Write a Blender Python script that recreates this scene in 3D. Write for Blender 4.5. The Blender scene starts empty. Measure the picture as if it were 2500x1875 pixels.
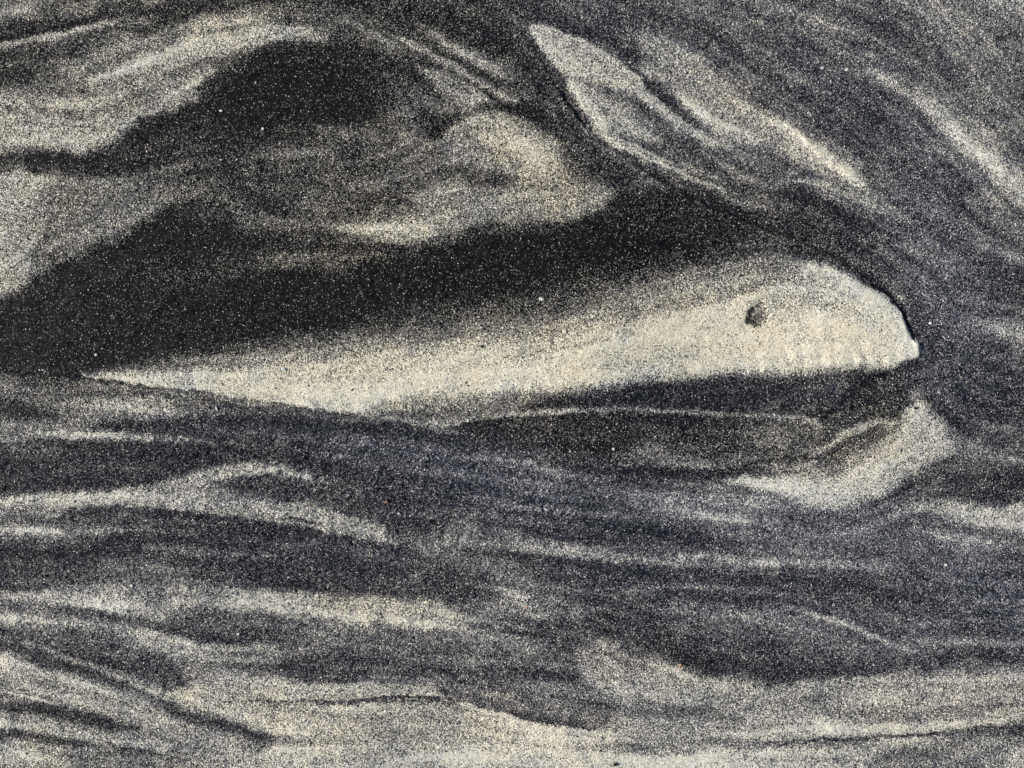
import bpy, math
import numpy as np

# ------------------------------------------------------------------ camera, sky, sun, exposure
MM = 0.001
PX = 0.0002                      # one unit of the survey grid (2500 x 1875) on the ground, in metres
W, H = 2500, 1875
scene = bpy.context.scene
cam_d = bpy.data.cameras.new('camera')
cam = bpy.data.objects.new('camera', cam_d)
scene.collection.objects.link(cam)
cam_d.sensor_width = 36
cam_d.lens = 30
CAM_H = W * PX * 30 / 36
cam.location = (0, 0, CAM_H)
cam.rotation_euler = (0, 0, 0)
cam_d.clip_start = 0.01
cam_d.clip_end = 500
scene.camera = cam

SUN_EL, SUN_AZ = math.radians(35), math.radians(176)     # azimuth counter-clockwise from +X: light from the left, a little from the top
world = bpy.data.worlds.new('World')
scene.world = world
world.use_nodes = True
nt = world.node_tree
sky = nt.nodes.new('ShaderNodeTexSky')
sky.sky_type = 'NISHITA'
sky.sun_disc = False
sky.sun_elevation = SUN_EL
sky.sun_rotation = math.pi / 2 - SUN_AZ
bg = nt.nodes['Background']
nt.links.new(sky.outputs[0], bg.inputs[0])
bg.inputs[1].default_value = 0.09
sun_d = bpy.data.lights.new('sun', 'SUN')
sun_d.energy = 4.0
sun_d.angle = math.radians(0.6)
sun_d.color = (1.0, 0.94, 0.84)
sun = bpy.data.objects.new('sun', sun_d)
scene.collection.objects.link(sun)
sun.rotation_euler = (0, math.pi / 2 - SUN_EL, SUN_AZ)
sun.location = (-1, 0.5, 1)
scene.view_settings.view_transform = 'Standard'
scene.view_settings.look = 'None'
scene.view_settings.gamma = 1
scene.view_settings.exposure = 0.35

rng = np.random.default_rng(7)

# ------------------------------------------------------------------ how the black and the pale sand lie: a survey of bands and lobes
# Z: coordinates of a 2212-wide survey sheet of the whole patch; A..I: 3 x 3 detail sheets. V is the tone of the mix, 0 black .. 255 white.
K = 900 / 2212
ORG = dict(A=(0, 0), B=(800, 0), C=(1600, 0), D=(0, 600), E=(800, 600), F=(1600, 600), G=(0, 1200), H=(800, 1200), I=(1600, 1200), Q=(0, 0), R=(1250, 0), U=(0, 937), T=(1250, 937))
OPS = []
def tr(tag, x, y):
    if tag == 'Z': return x * 2500 / 2212, y * 2500 / 2212
    ox, oy = ORG[tag]
    k = sc_(tag)
    return ox + x * k, oy + y * k
def sc_(tag): return 2500 / 2212 if tag == 'Z' else 1250 / 1269 if tag in 'QRUT' else K

def P(tag, V, f, pts, a=1.0, ch='v'):
    """closed outline; a point may carry its own feather"""
    s = sc_(tag)
    g = lambda q: q * 1.45 if (q * s > 9 and ch == 'v') else q
    OPS.append(('P', ch, V, a, [(*tr(tag, p[0], p[1]), g(p[2] if len(p) > 2 else f) * s) for p in pts]))
def S(tag, V, f, pts, a=1.0, ch='v'):
    """open stroke; points x, y, half width, optional strength"""
    s = sc_(tag)
    if f * s > 12 and ch == 'v' and tag not in 'QRUT':
        pts = [(p[0], p[1], (p[2] if len(p) > 2 else 10) + 0.08 * f, p[3] if len(p) > 3 else 1.0) for p in pts]
        f = f * 1.22
    OPS.append(('S', ch, V, a, f * s, [(*tr(tag, p[0], p[1]), (p[2] if len(p) > 2 else 10) * s, (p[3] if len(p) > 3 else 1.0)) for p in pts]))

# ---- broad areas first
P('Z', 92, 60, [(-80,-80),(300,-80),(700,-80),(620,20),(560,40),(300,110),(150,230),(-80,330)])
P('Z', 60, 80, [(500,-80),(1200,-80),(1500,60),(1600,250),(1300,300),(1000,200),(760,60)])
P('Z', 84, 80, [(1450,-80),(2300,-80),(2300,500),(2200,480),(2000,250),(1700,100)])
P('Z', 60, 60, [(1400,380),(1700,380),(1950,480),(2300,560),(2300,900),(2000,900),(1980,760),(1900,620),(1700,540)])
P('Z', 66, 60, [(900,960),(1500,1030),(2300,1120),(2300,1440),(1700,1420),(1400,1350),(1100,1240),(860,1140)])
P('Z', 118, 80, [(-80,1260),(600,1290),(1100,1350),(1300,1400),(2300,1500),(2300,1760),(-80,1760)])
P('Z', 68, 50, [(-80,820),(300,830),(900,930),(900,1100),(400,1080),(-80,1000)])
P('Z', 110, 30, [(-80,390),(380,400),(480,420),(330,490),(150,570),(0,650),(-80,680)])
# ---- sheet A
P('A', 140, 90, [(-200,-200),(330,-200),(230,60),(90,150),(-200,230)])
S('A', 105, 60, [(350,90,60,0.3),(700,50,60,0.8),(1000,20,40,0.4)])
S('A', 58, 40, [(-200,235,40),(0,215,35),(200,180,25),(450,125,25),(700,85,25),(900,85,50),(1100,85,60),(1350,50,30)])
S('A', 24, 22, [(-200,285,16),(0,262,16),(120,238,16),(250,203,12),(400,160,12),(550,122,10),(680,100,8,0.6),(850,82,6,0.2)])
S('A', 145, 20, [(-200,320,18),(0,285,14),(150,265,16),(280,235,16),(420,195,12),(580,152,10,0.8),(740,120,8,0.4)])
S('A', 52, 45, [(-200,360,30),(0,335,25),(100,345,25,0.8),(300,290,18,0.3),(500,230,20,0.8),(650,205,28),(800,185,28),(950,170,25,0.7),(1100,150,20,0.4)])
S('A', 45, 40, [(1000,90,20,0.5),(1250,60,22),(1450,35,18),(1650,10,18)])
P('A', 96, 70, [(150,360),(600,260),(950,220),(1200,180),(1300,220),(1000,300),(700,400),(500,500),(300,560),(150,450)])
S('A', 55, 90, [(-150,450,60),(60,460,50),(200,450,40,0.8),(350,450,30,0.5)])
S('A', 38, 40, [(90,500,25),(160,520,22),(200,470,15,0.6)])
P('A', 145, 70, [(-200,560),(0,560,40),(100,540),(250,600),(500,560),(800,500),(1200,420),(1330,420,40),(1200,520,30),(1120,640,30),(1000,690,30),(850,760,30),(700,840,30),(600,890,30),(420,915,30),(300,900,40),(150,890,60),(-200,900,60)])
S('A', 172, 90, [(560,520,20,0.5),(700,480,30,0.9),(820,435,40),(1000,365,60),(1200,300,65),(1400,260,55),(1550,225,45),(1700,200,40,0.9),(1850,215,30,0.5)])
S('A', 150, 80, [(1200,190,25,0.7),(1400,150,20,0.8),(1600,160,20,0.8),(1800,190,25,0.7),(1950,230,25,0.4)])
S('A', 105, 60, [(450,600,20,0.3),(600,570,30,0.8),(800,530,40,0.8),(900,500,30,0.7),(1050,450,20,0.5)])
S('A', 112, 60, [(700,700,30,0.6),(850,650,40,0.7),(1000,600,20,0.4)])
S('A', 100, 50, [(200,650,20,0.5),(320,690,30,0.9),(480,730,20,0.4)])
S('A', 100, 40, [(-50,600,12,0.8),(60,680,20,0.8),(200,730,15,0.5)])
S('A', 158, 60, [(-200,800,40),(0,790,40),(200,830,40),(400,870,30),(550,865,25),(680,850,12)])
P('A', 46, 60, [(-200,930,50),(0,925,40),(150,935,60),(300,930,50),(420,925,25),(600,905,25),(780,830,25),(900,740,25),(1050,690,25),(1150,640,25),(1230,560,40),(1330,480,70),(1450,370,70),(1560,300,25),(1700,265,25),(1850,265,30),(2000,285,50),(2212,350,120),(2212,800,200),(1900,850,140),(1600,880,120),(1300,900,120),(1000,960,120),(850,1060,90),(600,1060,80),(400,1050,60),(200,1060,40),(0,1060,40),(-200,1080,40)])
P('A', 32, 140, [(1500,420),(1800,330),(2100,400),(2212,500),(2300,640),(2212,800),(1900,790),(1600,800),(1300,860),(1000,860),(850,850),(1000,740),(1250,600)])
S('A', 40, 60, [(0,1000,25),(150,1000,25),(350,1000,30),(500,1000,35),(700,960,50)],0.8)
P('A', 152, 90, [(-200,1080,40),(0,1075,40),(120,1060,50),(300,1060,50),(380,1100,80),(280,1200),(150,1330),(100,1500),(-200,1700)])
P('A', 104, 90, [(330,1110,60),(600,1090),(850,1120),(1000,1180),(900,1270),(700,1390,30),(560,1480,30),(400,1560,30),(250,1600,80),(150,1450),(200,1250)])
S('A', 155, 70, [(100,1420,40,0.7),(60,1550,60),(150,1600,60,0.9),(0,1659,60)])
S('A', 60, 40, [(300,1380,15,0.6),(300,1420,20,0.8)])
S('A', 62, 24, [(310,1540,22),(350,1560,20)])
P('A', 74, 160, [(1150,1010),(1350,940),(1700,870),(2300,850),(2400,1500),(2212,1560),(1900,1560),(1600,1560),(1400,1400),(1050,1180)])
# ---- sheet D / whale back
P('Z', 29, 40, [(-80,700,20),(0,650,20),(60,620,20),(130,585,20),(210,535,20),(300,490,22),(370,455,30),(430,450,60),(560,500,80),(640,560,70),(720,590,40),(760,575,40),(830,550,36),(900,542,24),(1000,522,20),(1100,505,18),(1200,492,16),(1260,478,16),(1320,450,20),(1400,430,60),(1500,460,60),(1600,500,60),(1700,540,30),(1780,575,20),(1640,590,60),(1500,610,70),(1400,650,80),(1250,680,80),(1100,695,70),(900,730,60),(700,760,50),(500,780,40),(300,800,30),(170,812,12),(80,806,8),(0,797,8),(-80,790,8)])
S('D', 56, 200, [(700,100,60,0.4),(1000,180,90,0.8),(1300,150,80,0.8),(1600,120,60,0.6)])
S('D', 40, 200, [(900,450,80,0.8),(600,500,80,0.6),(1100,650,20,0.3)])
S('D', 96, 60, [(1500,130,8,0.3),(1700,105,20,0.8),(1850,85,26,0.8),(2000,70,18,0.6),(2120,30,12,0.3)])
S('D', 80, 120, [(1300,220,20,0.3),(1500,80,30,0.6),(1750,20,30,0.6),(2000,0,30,0.5)])
S('Z', 42, 90, [(1450,470,20,0.7),(1560,510,30,0.8),(1680,550,14,0.8)])
# ---- sheet B and C upper right
S('B', 76, 90, [(-80,60,40,0.6),(120,120,50,0.9),(300,160,50,0.9),(500,150,40,0.6),(700,200,30,0.4)])
S('B', 45, 110, [(560,60,50,0.6),(700,170,60,0.8),(900,280,60,0.8),(1050,250,80,0.8),(1200,350,70,0.9),(1250,480,60,0.8)])
S('B', 85, 60, [(1000,40,20,0.4),(1120,120,30,0.7),(1180,170,20,0.4)])
S('B', 38, 60, [(1250,90,20,0.8),(1400,130,28),(1600,230,30),(1750,310,30),(1850,400,25),(1950,510,20),(2050,600,18),(2150,680,15,0.8)])
S('B', 90, 100, [(1500,60,30,0.3),(1750,200,40,0.5),(1900,300,30,0.7),(2000,380,30,0.8)])
S('C', 88, 90, [(-100,20,40,0.5),(150,30,50,0.9),(350,80,60),(550,140,60),(700,220,50,0.8),(900,300,40,0.6),(1050,380,40,0.8)])
S('C', 128, 200, [(1900,-40,100,0.5),(2100,60,120,0.9),(2250,150,100,0.9),(2200,380,60,0.6)])
S('C', 54, 110, [(-400,-40,10,0.4),(-100,70,40,0.8),(80,120,50),(250,200,60),(400,320,70),(600,450,80),(800,560,100),(1000,660,110),(1150,780,110),(1350,900,90),(1500,1040,80),(1700,1180,70),(1830,1330,60),(2000,1450,60)])
S('C', 58, 90, [(1080,150,20,0.5),(1250,190,45),(1400,290,50),(1550,380,55),(1700,440,45,0.8),(1850,600,40,0.9),(2000,760,35),(2120,880,30),(2200,1000,30),(2260,1120,30)])
S('C', 84, 60, [(1500,60,30,0.5),(1700,200,40,0.7),(1850,330,40,0.5)])
S('C', 105, 70, [(2000,300,30,0.4),(2080,500,30,0.7),(2150,650,30,0.7),(2300,800,40,0.7)])
S('C', 110, 60, [(1120,370,15,0.5),(1250,360,20,0.6),(1400,420,20,0.5)])
S('C', 162, 70, [(1150,425,8,0.6),(1270,460,18,0.9),(1380,510,22),(1480,580,18,0.8),(1600,660,28,0.9),(1720,770,40),(1830,880,48),(1950,980,52),(2060,1080,50),(2160,1170,45),(2300,1260,45)])
S('C', 118, 90, [(1750,700,20,0.5),(1900,800,30,0.8),(2000,900,25,0.6)])
S('C', 112, 90, [(1850,1050,20,0.5),(1980,1180,50),(2100,1300,60,0.9),(2260,1400,60,0.8)])
S('C', 84, 80, [(1700,1250,20,0.4),(1900,1400,40,0.8),(2050,1500,40,0.8),(2250,1560,30)])
S('C', 125, 40, [(1930,1480,8,0.6),(2030,1520,14),(2120,1560,16),(2240,1610,18)])
P('C', 140, 70, [(-120,200,60),(0,240,60),(150,310,60),(320,400,50),(450,520,60),(620,630,60),(850,700,50),(960,790,50),(1080,880,50),(1180,960,50),(1250,1060,60),(1200,1120),(1050,1090),(920,1020),(820,960),(700,880),(560,880),(400,850),(260,760),(150,640),(60,520),(-60,420),(-120,300)])
S('C', 178, 70, [(620,740,20,0.4),(780,770,30,0.9),(880,840,45),(1000,930,55),(1100,1010,50),(1170,1060,25,0.8)])
S('C', 158, 90, [(180,440,30,0.8),(300,560,50),(400,670,50,0.8),(520,730,30,0.5)])
S('C', 104, 60, [(600,900,20,0.7),(760,950,20,0.7),(850,1010,20,0.5)])
S('C', 132, 30, [(980,1100,14,0.8),(1080,1140,14),(1180,1195,12),(1280,1250,10,0.9),(1380,1310,9,0.7)])
S('C', 96, 60, [(1200,1090,20,0.7),(1350,1160,25,0.8),(1450,1230,20,0.7),(1530,1320,20,0.4)])
P('C', 52, 60, [(-200,780),(0,800),(150,820),(300,870),(450,930),(600,960),(800,1030),(900,1120),(800,1160),(600,1080),(400,1060),(200,1000),(0,920),(-200,850)])
S('C', 90, 60, [(350,900,20,0.8),(450,940,20,0.8),(560,1000,14,0.5)])
P('C', 47, 60, [(-300,1080),(0,1120),(300,1160),(600,1180),(900,1200),(1100,1230),(1400,1380),(1600,1560),(1300,1700),(1150,1600,14),(1030,1560,14),(850,1600,60),(500,1500),(-300,1350)])
S('C', 70, 90, [(1400,1450,40,0.5),(1700,1500,80,0.9),(2000,1640,60,0.7)])
# leaf
P('B', 160, 20, [(1215,168,14),(1290,165,16),(1400,205,16),(1500,255,16),(1620,315,16),(1750,400,16),(1850,470,16),(1930,545,18),(2020,630,24),(2120,715,40),(2230,800,50),(2330,880,50),(2300,920,40),(2180,850,40),(2050,760,40),(1960,690,40),(1850,620,50),(1740,570,40),(1640,530,40),(1540,500,50),(1430,470,40),(1360,410,20),(1300,340,20),(1250,260,20)])
P('B', 134, 40, [(1390,470,20),(1540,500,50),(1660,550,50),(1800,640,60),(1900,740,60),(2050,800,70),(1980,860,70),(1850,850,60),(1720,830,40),(1640,830,14),(1570,770,14),(1520,700,14),(1480,630,18),(1430,550,20)])
S('B', 165, 50, [(1450,520,20,0.7),(1540,620,30,0.9),(1580,710,35),(1640,790,25)])
S('B', 72, 36, [(1540,515,6,0.5),(1650,555,14,0.9),(1770,600,16),(1860,660,22),(1960,705,34),(2010,715,20,0.6)])
S('B', 100, 70, [(1850,760,30,0.5),(2000,790,30,0.8),(2100,820,30,0.7)])
S('B', 180, 16, [(1500,262,7,0.6),(1650,330,8,0.8),(1780,415,9),(1880,500,9)],0.8)
S('B', 52, 60, [(1900,850,20,0.4),(2050,880,30,0.9),(2200,920,35),(2350,960,40)])
S('B', 154, 24, [(1560,745,20),(1640,820,18),(1740,862,18),(1850,900,18),(1950,935,16),(2050,975,12,0.9),(2150,1015,12,0.9),(2260,1055,12,0.8),(2380,1100,10,0.5)])
S('B', 34, 34, [(1280,360,14,0.6),(1350,440,18),(1400,540,22),(1460,640,22),(1510,720,14),(1590,800,14),(1700,870,14),(1850,930,14),(2000,985,14,0.8),(2212,1080,14,0.7)])
S('C', 88, 50, [(420,1180,10,0.4),(520,1230,20,0.8),(600,1260,18,0.6),(700,1300,10,0.4)])
S('C', 76, 60, [(-100,1120,20,0.8),(60,1160,25,0.8),(200,1200,20,0.5)])
S('C', 112, 30, [(440,1080,14,0.5),(560,1100,20,0.8),(680,1130,20),(800,1115,18,0.8),(920,1115,14,0.6)])
S('C', 50, 36, [(-20,530,20,0.9),(70,600,22),(160,670,22),(250,740,14,0.8),(330,800,10,0.5)])
S('C', 158, 40, [(-60,590,10,0.8),(20,670,20),(120,740,28),(220,800,28),(320,850,18,0.8),(450,890,12,0.4)])
# bird / fin cluster
S('B', 52, 100, [(100,200,30,0.4),(250,330,60,0.8),(450,430,60,0.8),(600,560,40,0.6)])
S('B', 140, 46, [(230,150,12,0.4),(320,215,22,0.9),(420,265,28),(560,325,30),(680,385,28),(780,425,22,0.9),(880,470,14,0.7)])
S('B', 132, 46, [(560,180,10,0.4),(660,235,22,0.9),(770,300,26),(900,375,28),(1000,430,26),(1080,480,22,0.8)])
S('B', 46, 22, [(330,180,8,0.5),(480,225,9,0.7),(600,285,10,0.8),(700,335,12),(800,380,12),(870,430,12),(960,480,14),(1050,535,14),(1130,590,10,0.6)])
P('B', 138, 70, [(600,430),(720,400),(860,450),(980,510),(1090,570),(1140,620,16),(1050,630,16),(950,625,20),(900,640,30),(820,650),(720,590),(640,510)])
S('B', 122, 50, [(1100,560,12,0.5),(1200,600,16,0.7),(1320,655,16,0.7)])
S('B', 150, 14, [(820,440,6,0.5),(930,510,6,0.9),(1030,570,6,0.9),(1110,620,5,0.6)])
P('B', 122, 90, [(820,700,50),(950,710,40),(1080,720,40),(1180,760,60),(1330,850,60),(1440,930,60),(1440,1050,60),(1560,1110,70),(1680,1130,60),(1700,1190,60),(1640,1260,30),(1500,1310,24),(1300,1325,24),(1100,1345,24),(940,1355,30),(760,1400,70),(600,1465,40),(450,1465,40),(250,1430,60),(0,1360,90),(-100,1250,150),(200,1100,150),(600,1000,150),(700,850,100)])
P('B', 76, 150, [(-100,900),(300,850),(600,900),(800,1000),(1000,1080),(1150,1120),(900,1170),(600,1200),(350,1330),(0,1330),(-100,1200)])
S('B', 178, 130, [(980,830,30,0.4),(1080,860,50,0.7),(1200,930,70),(1280,990,60,0.9),(1220,1060,40,0.8)])
S('B', 190, 70, [(1230,930,40,0.5),(1260,980,50,0.7)])
S('B', 146, 60, [(880,740,20,0.6),(1020,770,30,0.8),(1120,820,30,0.7)])
S('B', 70, 90, [(850,1090,30,0.7),(980,1120,35,0.7),(1080,1120,25,0.5)])
S('B', 52, 70, [(250,1230,30,0.8),(400,1230,40,0.9),(500,1250,30,0.6)])
S('B', 152, 60, [(100,1340,14,0.5),(250,1370,34),(420,1395,44),(550,1400,36,0.9),(640,1370,20,0.5)])
S('B', 140, 60, [(850,1260,20,0.6),(1050,1240,40,0.8),(1300,1230,45,0.9),(1480,1240,30,0.9),(1600,1210,25,0.8)])
S('B', 36, 60, [(640,690,30,0.7),(700,720,45),(660,800,40,0.9),(760,670,30,0.9),(830,700,18,0.6)])
S('B', 40, 50, [(900,650,14,0.7),(1020,670,24),(1150,665,30),(1260,700,36),(1340,760,34,0.9),(1430,850,30,0.7)])
S('B', 78, 70, [(1440,920,26,0.5),(1490,1000,36,0.9),(1500,1070,20,0.6)])
S('B', 58, 90, [(1500,880,30,0.6),(1650,960,50,0.9),(1800,1020,40,0.8)])
S('B', 118, 40, [(1830,1095,8,0.5),(1900,1095,16,0.9),(1970,1115,16,0.9),(2060,1155,10,0.6)])
S('B', 84, 70, [(1700,1150,30,0.4),(1820,1160,30,0.7),(1980,1180,30,0.4)])
# ---- whale belly
P('Z', 180, 40, [(168,813,10),(230,800,34),(330,791,60),(450,778,80),(560,766,95),(700,750,110),(850,730,125),(1000,712,140),(1150,690,155),(1300,655,165),(1450,618,160),(1560,600,130),(1680,588,90),(1740,572,24),(1800,580,12),(1850,605,9),(1892,628,8),(1926,656,8),(1944,688,8),(1956,717,8),(1966,738,7),(1978,757,7),(1975,772,8),(1950,782,9),(1925,793,12),(1890,802,24),(1820,796,24),(1750,800,26),(1650,806,30),(1560,808,34),(1450,820,40),(1340,836,44),(1200,846,46),(1080,856,46),(960,866,50),(860,878,40),(790,888,20),(740,893,7),(650,884,5),(560,869,5),(480,854,5),(400,842,6),(300,829,7),(230,820,8)])
S('Z', 146, 90, [(1350,660,20,0.4),(1480,630,24,0.7),(1600,605,24,0.7),(1720,600,20,0.6),(1820,625,16,0.4)])
S('Z', 195, 90, [(1300,735,14,0.5),(1500,710,20,0.7),(1650,730,24,0.8),(1800,745,24,0.8),(1930,735,14,0.8)])
S('Z', 208, 24, [(1850,620,5,0.5),(1930,670,6,0.8),(1950,720,8),(1960,755,10)])
S('Z', 192, 40, [(450,815,6,0.5),(600,840,12,0.8),(740,850,18,0.8),(860,830,16,0.6)])
S('Z', 170, 30, [(500,845,5,0.5),(650,870,5,0.6),(740,880,4,0.6)])
S('F', 26, 34, [(780,-40,14,0.5),(900,20,18,0.8),(1010,75,20),(1110,135,20),(1200,195,20),(1290,248,18),(1390,300,16),(1460,360,14),(1500,440,12),(1530,510,10,0.8),(1570,570,8,0.5)])  # dark line past the snout edge: its cast shadow painted into the tone
# eye
S('F', 84, 46, [(608,430,36),(632,400,28,0.8),(645,370,14,0.6)])
S('F', 52, 30, [(640,345,4,0.5),(600,365,8,0.8),(574,400,12,0.9),(568,440,14),(590,470,10,0.8)])  # dark crescent: shade of the pit's left wall painted in
# lips
P('Z', 104, 40, [(800,893,20),(880,878,34),(980,868,36),(1100,860,36),(1220,856,36),(1250,880,30),(1150,896,18),(1020,905,16),(900,900,20)])
P('E', 150, 24, [(0,995,20),(150,985,30),(320,1010,40),(480,1030,40),(640,1040,40),(850,1020,30),(900,1045,16),(760,1075,12),(600,1090,12),(420,1065,12),(250,1040,14),(100,1020,14)],0.85)
P('E', 48, 30, [(1180,960,40),(1350,920,50),(1550,885,40),(1800,850,36),(2212,835,30),(2500,800,30),(2212,975,10),(1900,972,10),(1600,975,10),(1400,982,12),(1250,990,20)])
P('F', 52, 30, [(-150,860,40),(150,820,36),(500,790,30),(700,800,30),(900,785,26),(1050,755,24),(1200,750,26),(1340,765,22),(1430,735,14),(1530,680,16),(1570,720,30),(1560,900,40),(1500,1000,30),(1440,1050,30),(1320,1045,30),(1150,1060,30),(1000,1060,20),(900,1020,10),(600,1002,10),(300,990,10),(0,970,10),(-150,965,10)])
S('F', 34, 40, [(1000,1040,24),(1070,980,26),(1150,925,24),(1230,860,24),(1310,800,24),(1370,770,14)])
S('F', 30, 40, [(0,940,14,0.6),(300,960,14,0.6),(600,975,14,0.5)])
S('F', 76, 50, [(1480,700,14,0.7),(1530,760,16,0.6)])
P('E', 40, 14, [(740,1092,12),(850,1062,12),(1000,1038,12),(1200,1022,10),(1500,1008,10),(1800,1002,10),(2212,1022,12),(2500,1060,40),(2400,1200,90),(2212,1240,120),(2000,1230,120),(1800,1270,60),(1650,1270,20),(1500,1240,14),(1300,1200,14),(1100,1160,14),(950,1130,14),(830,1110,12)])
P('F', 58, 100, [(-100,1100),(300,1120),(700,1100),(900,1130),(880,1260),(700,1310),(400,1330),(0,1330),(-100,1250)])
S('F', 34, 30, [(0,1040,22),(200,1045,26),(400,1048,24),(600,1050,18),(780,1062,14,0.9),(880,1080,10,0.6)])
S('E', 126, 18, [(700,1062,14,0.6),(900,1036,12,0.9),(1100,1010,12),(1300,1000,11),(1500,990,11),(1700,982,12),(1900,982,12),(2212,1005,10)])
S('F', 126, 16, [(0,988,11),(200,995,11),(400,1006,10),(600,1014,9),(800,1022,8,0.9),(900,1032,8,0.9),(960,1050,16,0.8),(985,1075,14,0.7)])
S('F', 104, 80, [(560,1200,20,0.5),(700,1170,40,0.9),(850,1180,40,0.9),(950,1150,20,0.7)])
S('F', 98, 50, [(50,1295,14,0.6),(250,1290,20,0.9),(450,1295,20,0.8),(620,1270,20,0.6)])
S('F', 66, 60, [(700,1270,20,0.6),(820,1230,25,0.8),(950,1130,20,0.7)])
S('F', 36, 30, [(-60,1335,14),(100,1350,14),(300,1345,14,0.9),(500,1340,14,0.8),(680,1320,14,0.6)])
S('F', 56, 40, [(100,1380,14,0.7),(300,1380,14,0.7),(500,1360,20,0.7),(750,1340,20,0.6)])
S('F', 112, 60, [(750,1350,20,0.6),(900,1330,30,0.9),(1050,1330,30,0.8)])
P('F', 178, 80, [(1480,1050),(1530,960),(1580,940),(1640,1010),(1710,1070),(1750,1150),(1860,1210),(1780,1270),(1640,1320),(1520,1400),(1400,1470),(1250,1530),(1080,1570),(920,1570),(820,1520),(700,1470),(520,1430,30),(330,1405,20),(560,1395,30),(800,1385,40),(1000,1375),(1140,1320),(1240,1240),(1370,1150)])
S('F', 205, 60, [(1000,1440,20,0.5),(1300,1350,30,0.6),(1500,1200,30,0.5)])
S('F', 110, 40, [(1540,860,14,0.5),(1560,930,20,0.8)])
S('F', 150, 36, [(930,1240,14,0.8),(1020,1190,24),(1130,1130,28),(1230,1085,28),(1330,1060,24,0.9),(1400,1070,12,0.6)])
S('F', 74, 46, [(960,1310,24,0.7),(1060,1260,34),(1170,1210,32),(1280,1160,24,0.9),(1390,1110,14,0.6)])
S('F', 126, 60, [(1800,1210,20,0.7),(1950,1240,24,0.9),(2100,1280,26),(2300,1320,26)])
S('F', 112, 100, [(1960,560,30,0.6),(2080,530,50,0.8),(2200,520,50,0.9),(2200,620,40,0.6)])
P('F', 52, 60, [(1440,1470),(1600,1390),(1750,1320),(1950,1300),(2300,1360),(2300,1540),(2050,1550),(1850,1540),(1650,1530)])
S('F', 104, 80, [(-100,1560,40,0.6),(100,1560,40,0.7),(350,1600,50,0.8),(600,1620,40,0.7)])
S('F', 96, 60, [(1350,1540,20,0.7),(1550,1600,30,0.9),(1750,1600,30,0.8)])
# ---- under the ridge, left
P('D', 92, 50, [(-200,760,8),(0,770,8),(250,790,8),(500,805,8),(700,825,8),(900,850,8),(1100,885,8),(1300,910,8),(1500,940,8),(1700,960,8),(1950,990,8),(2212,1020,10),(2300,1060,30),(2000,1020,30),(1700,1020,30),(1400,1020,30),(1100,1030,40),(800,1060),(500,1090),(200,1130),(-200,1140)])
S('D', 120, 60, [(500,980,20,0.4),(700,980,24,0.8),(950,975,24,0.8),(1150,990,20,0.6)])
S('D', 108, 20, [(60,790,6,0.6),(250,800,6,0.9),(450,810,6,0.5)])
S('D', 46, 60, [(-200,960,40),(0,960,40),(150,990,40),(300,1020,24,0.7)])
S('D', 44, 12, [(0,756,8),(250,780,6,0.8),(450,800,5,0.8),(650,812,7),(800,845,7),(950,862,8),(1140,885,10),(1300,915,9),(1450,932,10),(1560,948,11),(1700,955,12),(1820,985,8,0.9),(2000,1000,5,0.6)])
S('D', 54, 24, [(750,870,8,0.3),(1000,900,10,0.8),(1200,925,10,0.7),(1400,960,12,0.8),(1600,985,8,0.6)])
P('E', 92, 20, [(-150,1000,10),(0,1010,10),(200,1025,10),(400,1070,10),(560,1095,8),(700,1105,8),(830,1125,10),(800,1140,16),(600,1115,16),(400,1095,16),(200,1060,20),(0,1050,20),(-150,1040,20)])
P('D', 52, 40, [(540,1100,14),(700,1080,20),(900,1060,24),(1200,1030,24),(1500,1022,24),(1900,1040,18),(2212,1080,18),(2500,1110),(2600,1400),(2212,1500),(1950,1420),(1750,1330),(1500,1270),(1300,1210),(1000,1140,16),(750,1120,14)])
S('D', 112, 22, [(-100,1165,14,0.9),(100,1160,12),(300,1150,12,0.9),(600,1142,12),(800,1152,14),(1000,1166,14),(1150,1176,12,0.9),(1300,1184,12,0.6),(1450,1196,10,0.3)])
S('D', 90, 40, [(-60,1110,14,0.7),(200,1110,14,0.9),(450,1110,12,0.7)])
P('D', 42, 36, [(-200,1200),(0,1200),(300,1185,24),(600,1180,20),(900,1190,20),(1200,1205,30),(1500,1245,40),(1650,1290),(1450,1295,20),(1280,1320,24),(1150,1360,24),(1000,1410,30),(800,1440),(500,1465),(200,1490,24),(-200,1510,24)])
S('D', 60, 80, [(0,1250,24,0.7),(200,1260,30,0.8),(400,1330,30,0.6)])
P('D', 148, 30, [(-200,1515,20),(0,1510,24),(300,1495,26),(600,1480,30),(850,1450,40),(1020,1410,40),(1180,1360,30),(1350,1320,24),(1550,1315,30),(1720,1340,36),(1860,1400,30),(1700,1390,20),(1500,1375,24),(1350,1400,24),(1200,1450,30),(1350,1490),(1600,1530),(1900,1580),(2150,1640),(2300,1700,30),(2212,1760,10),(1900,1690,10),(1700,1650,10),(1400,1620,10),(1100,1590,12),(900,1575,14),(600,1565,20),(300,1590,50),(-200,1600)])
S('D', 172, 40, [(400,1510,14,0.5),(650,1510,24,0.8),(900,1510,30,0.8),(1100,1560,14,0.7),(1300,1590,10,0.8)])
S('D', 112, 80, [(1100,1470,20,0.4),(1300,1500,30,0.8),(1450,1520,30,0.5)])
P('D', 48, 40, [(1270,1435,24),(1400,1400,20),(1550,1390,16),(1700,1410,16),(1850,1450),(2050,1520),(1900,1520),(1700,1500),(1500,1480),(1380,1460)])
P('D', 56, 60, [(1700,1400),(1900,1440),(2212,1430),(2400,1560),(2500,1700),(2212,1640),(2000,1570),(1850,1500)])
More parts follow.
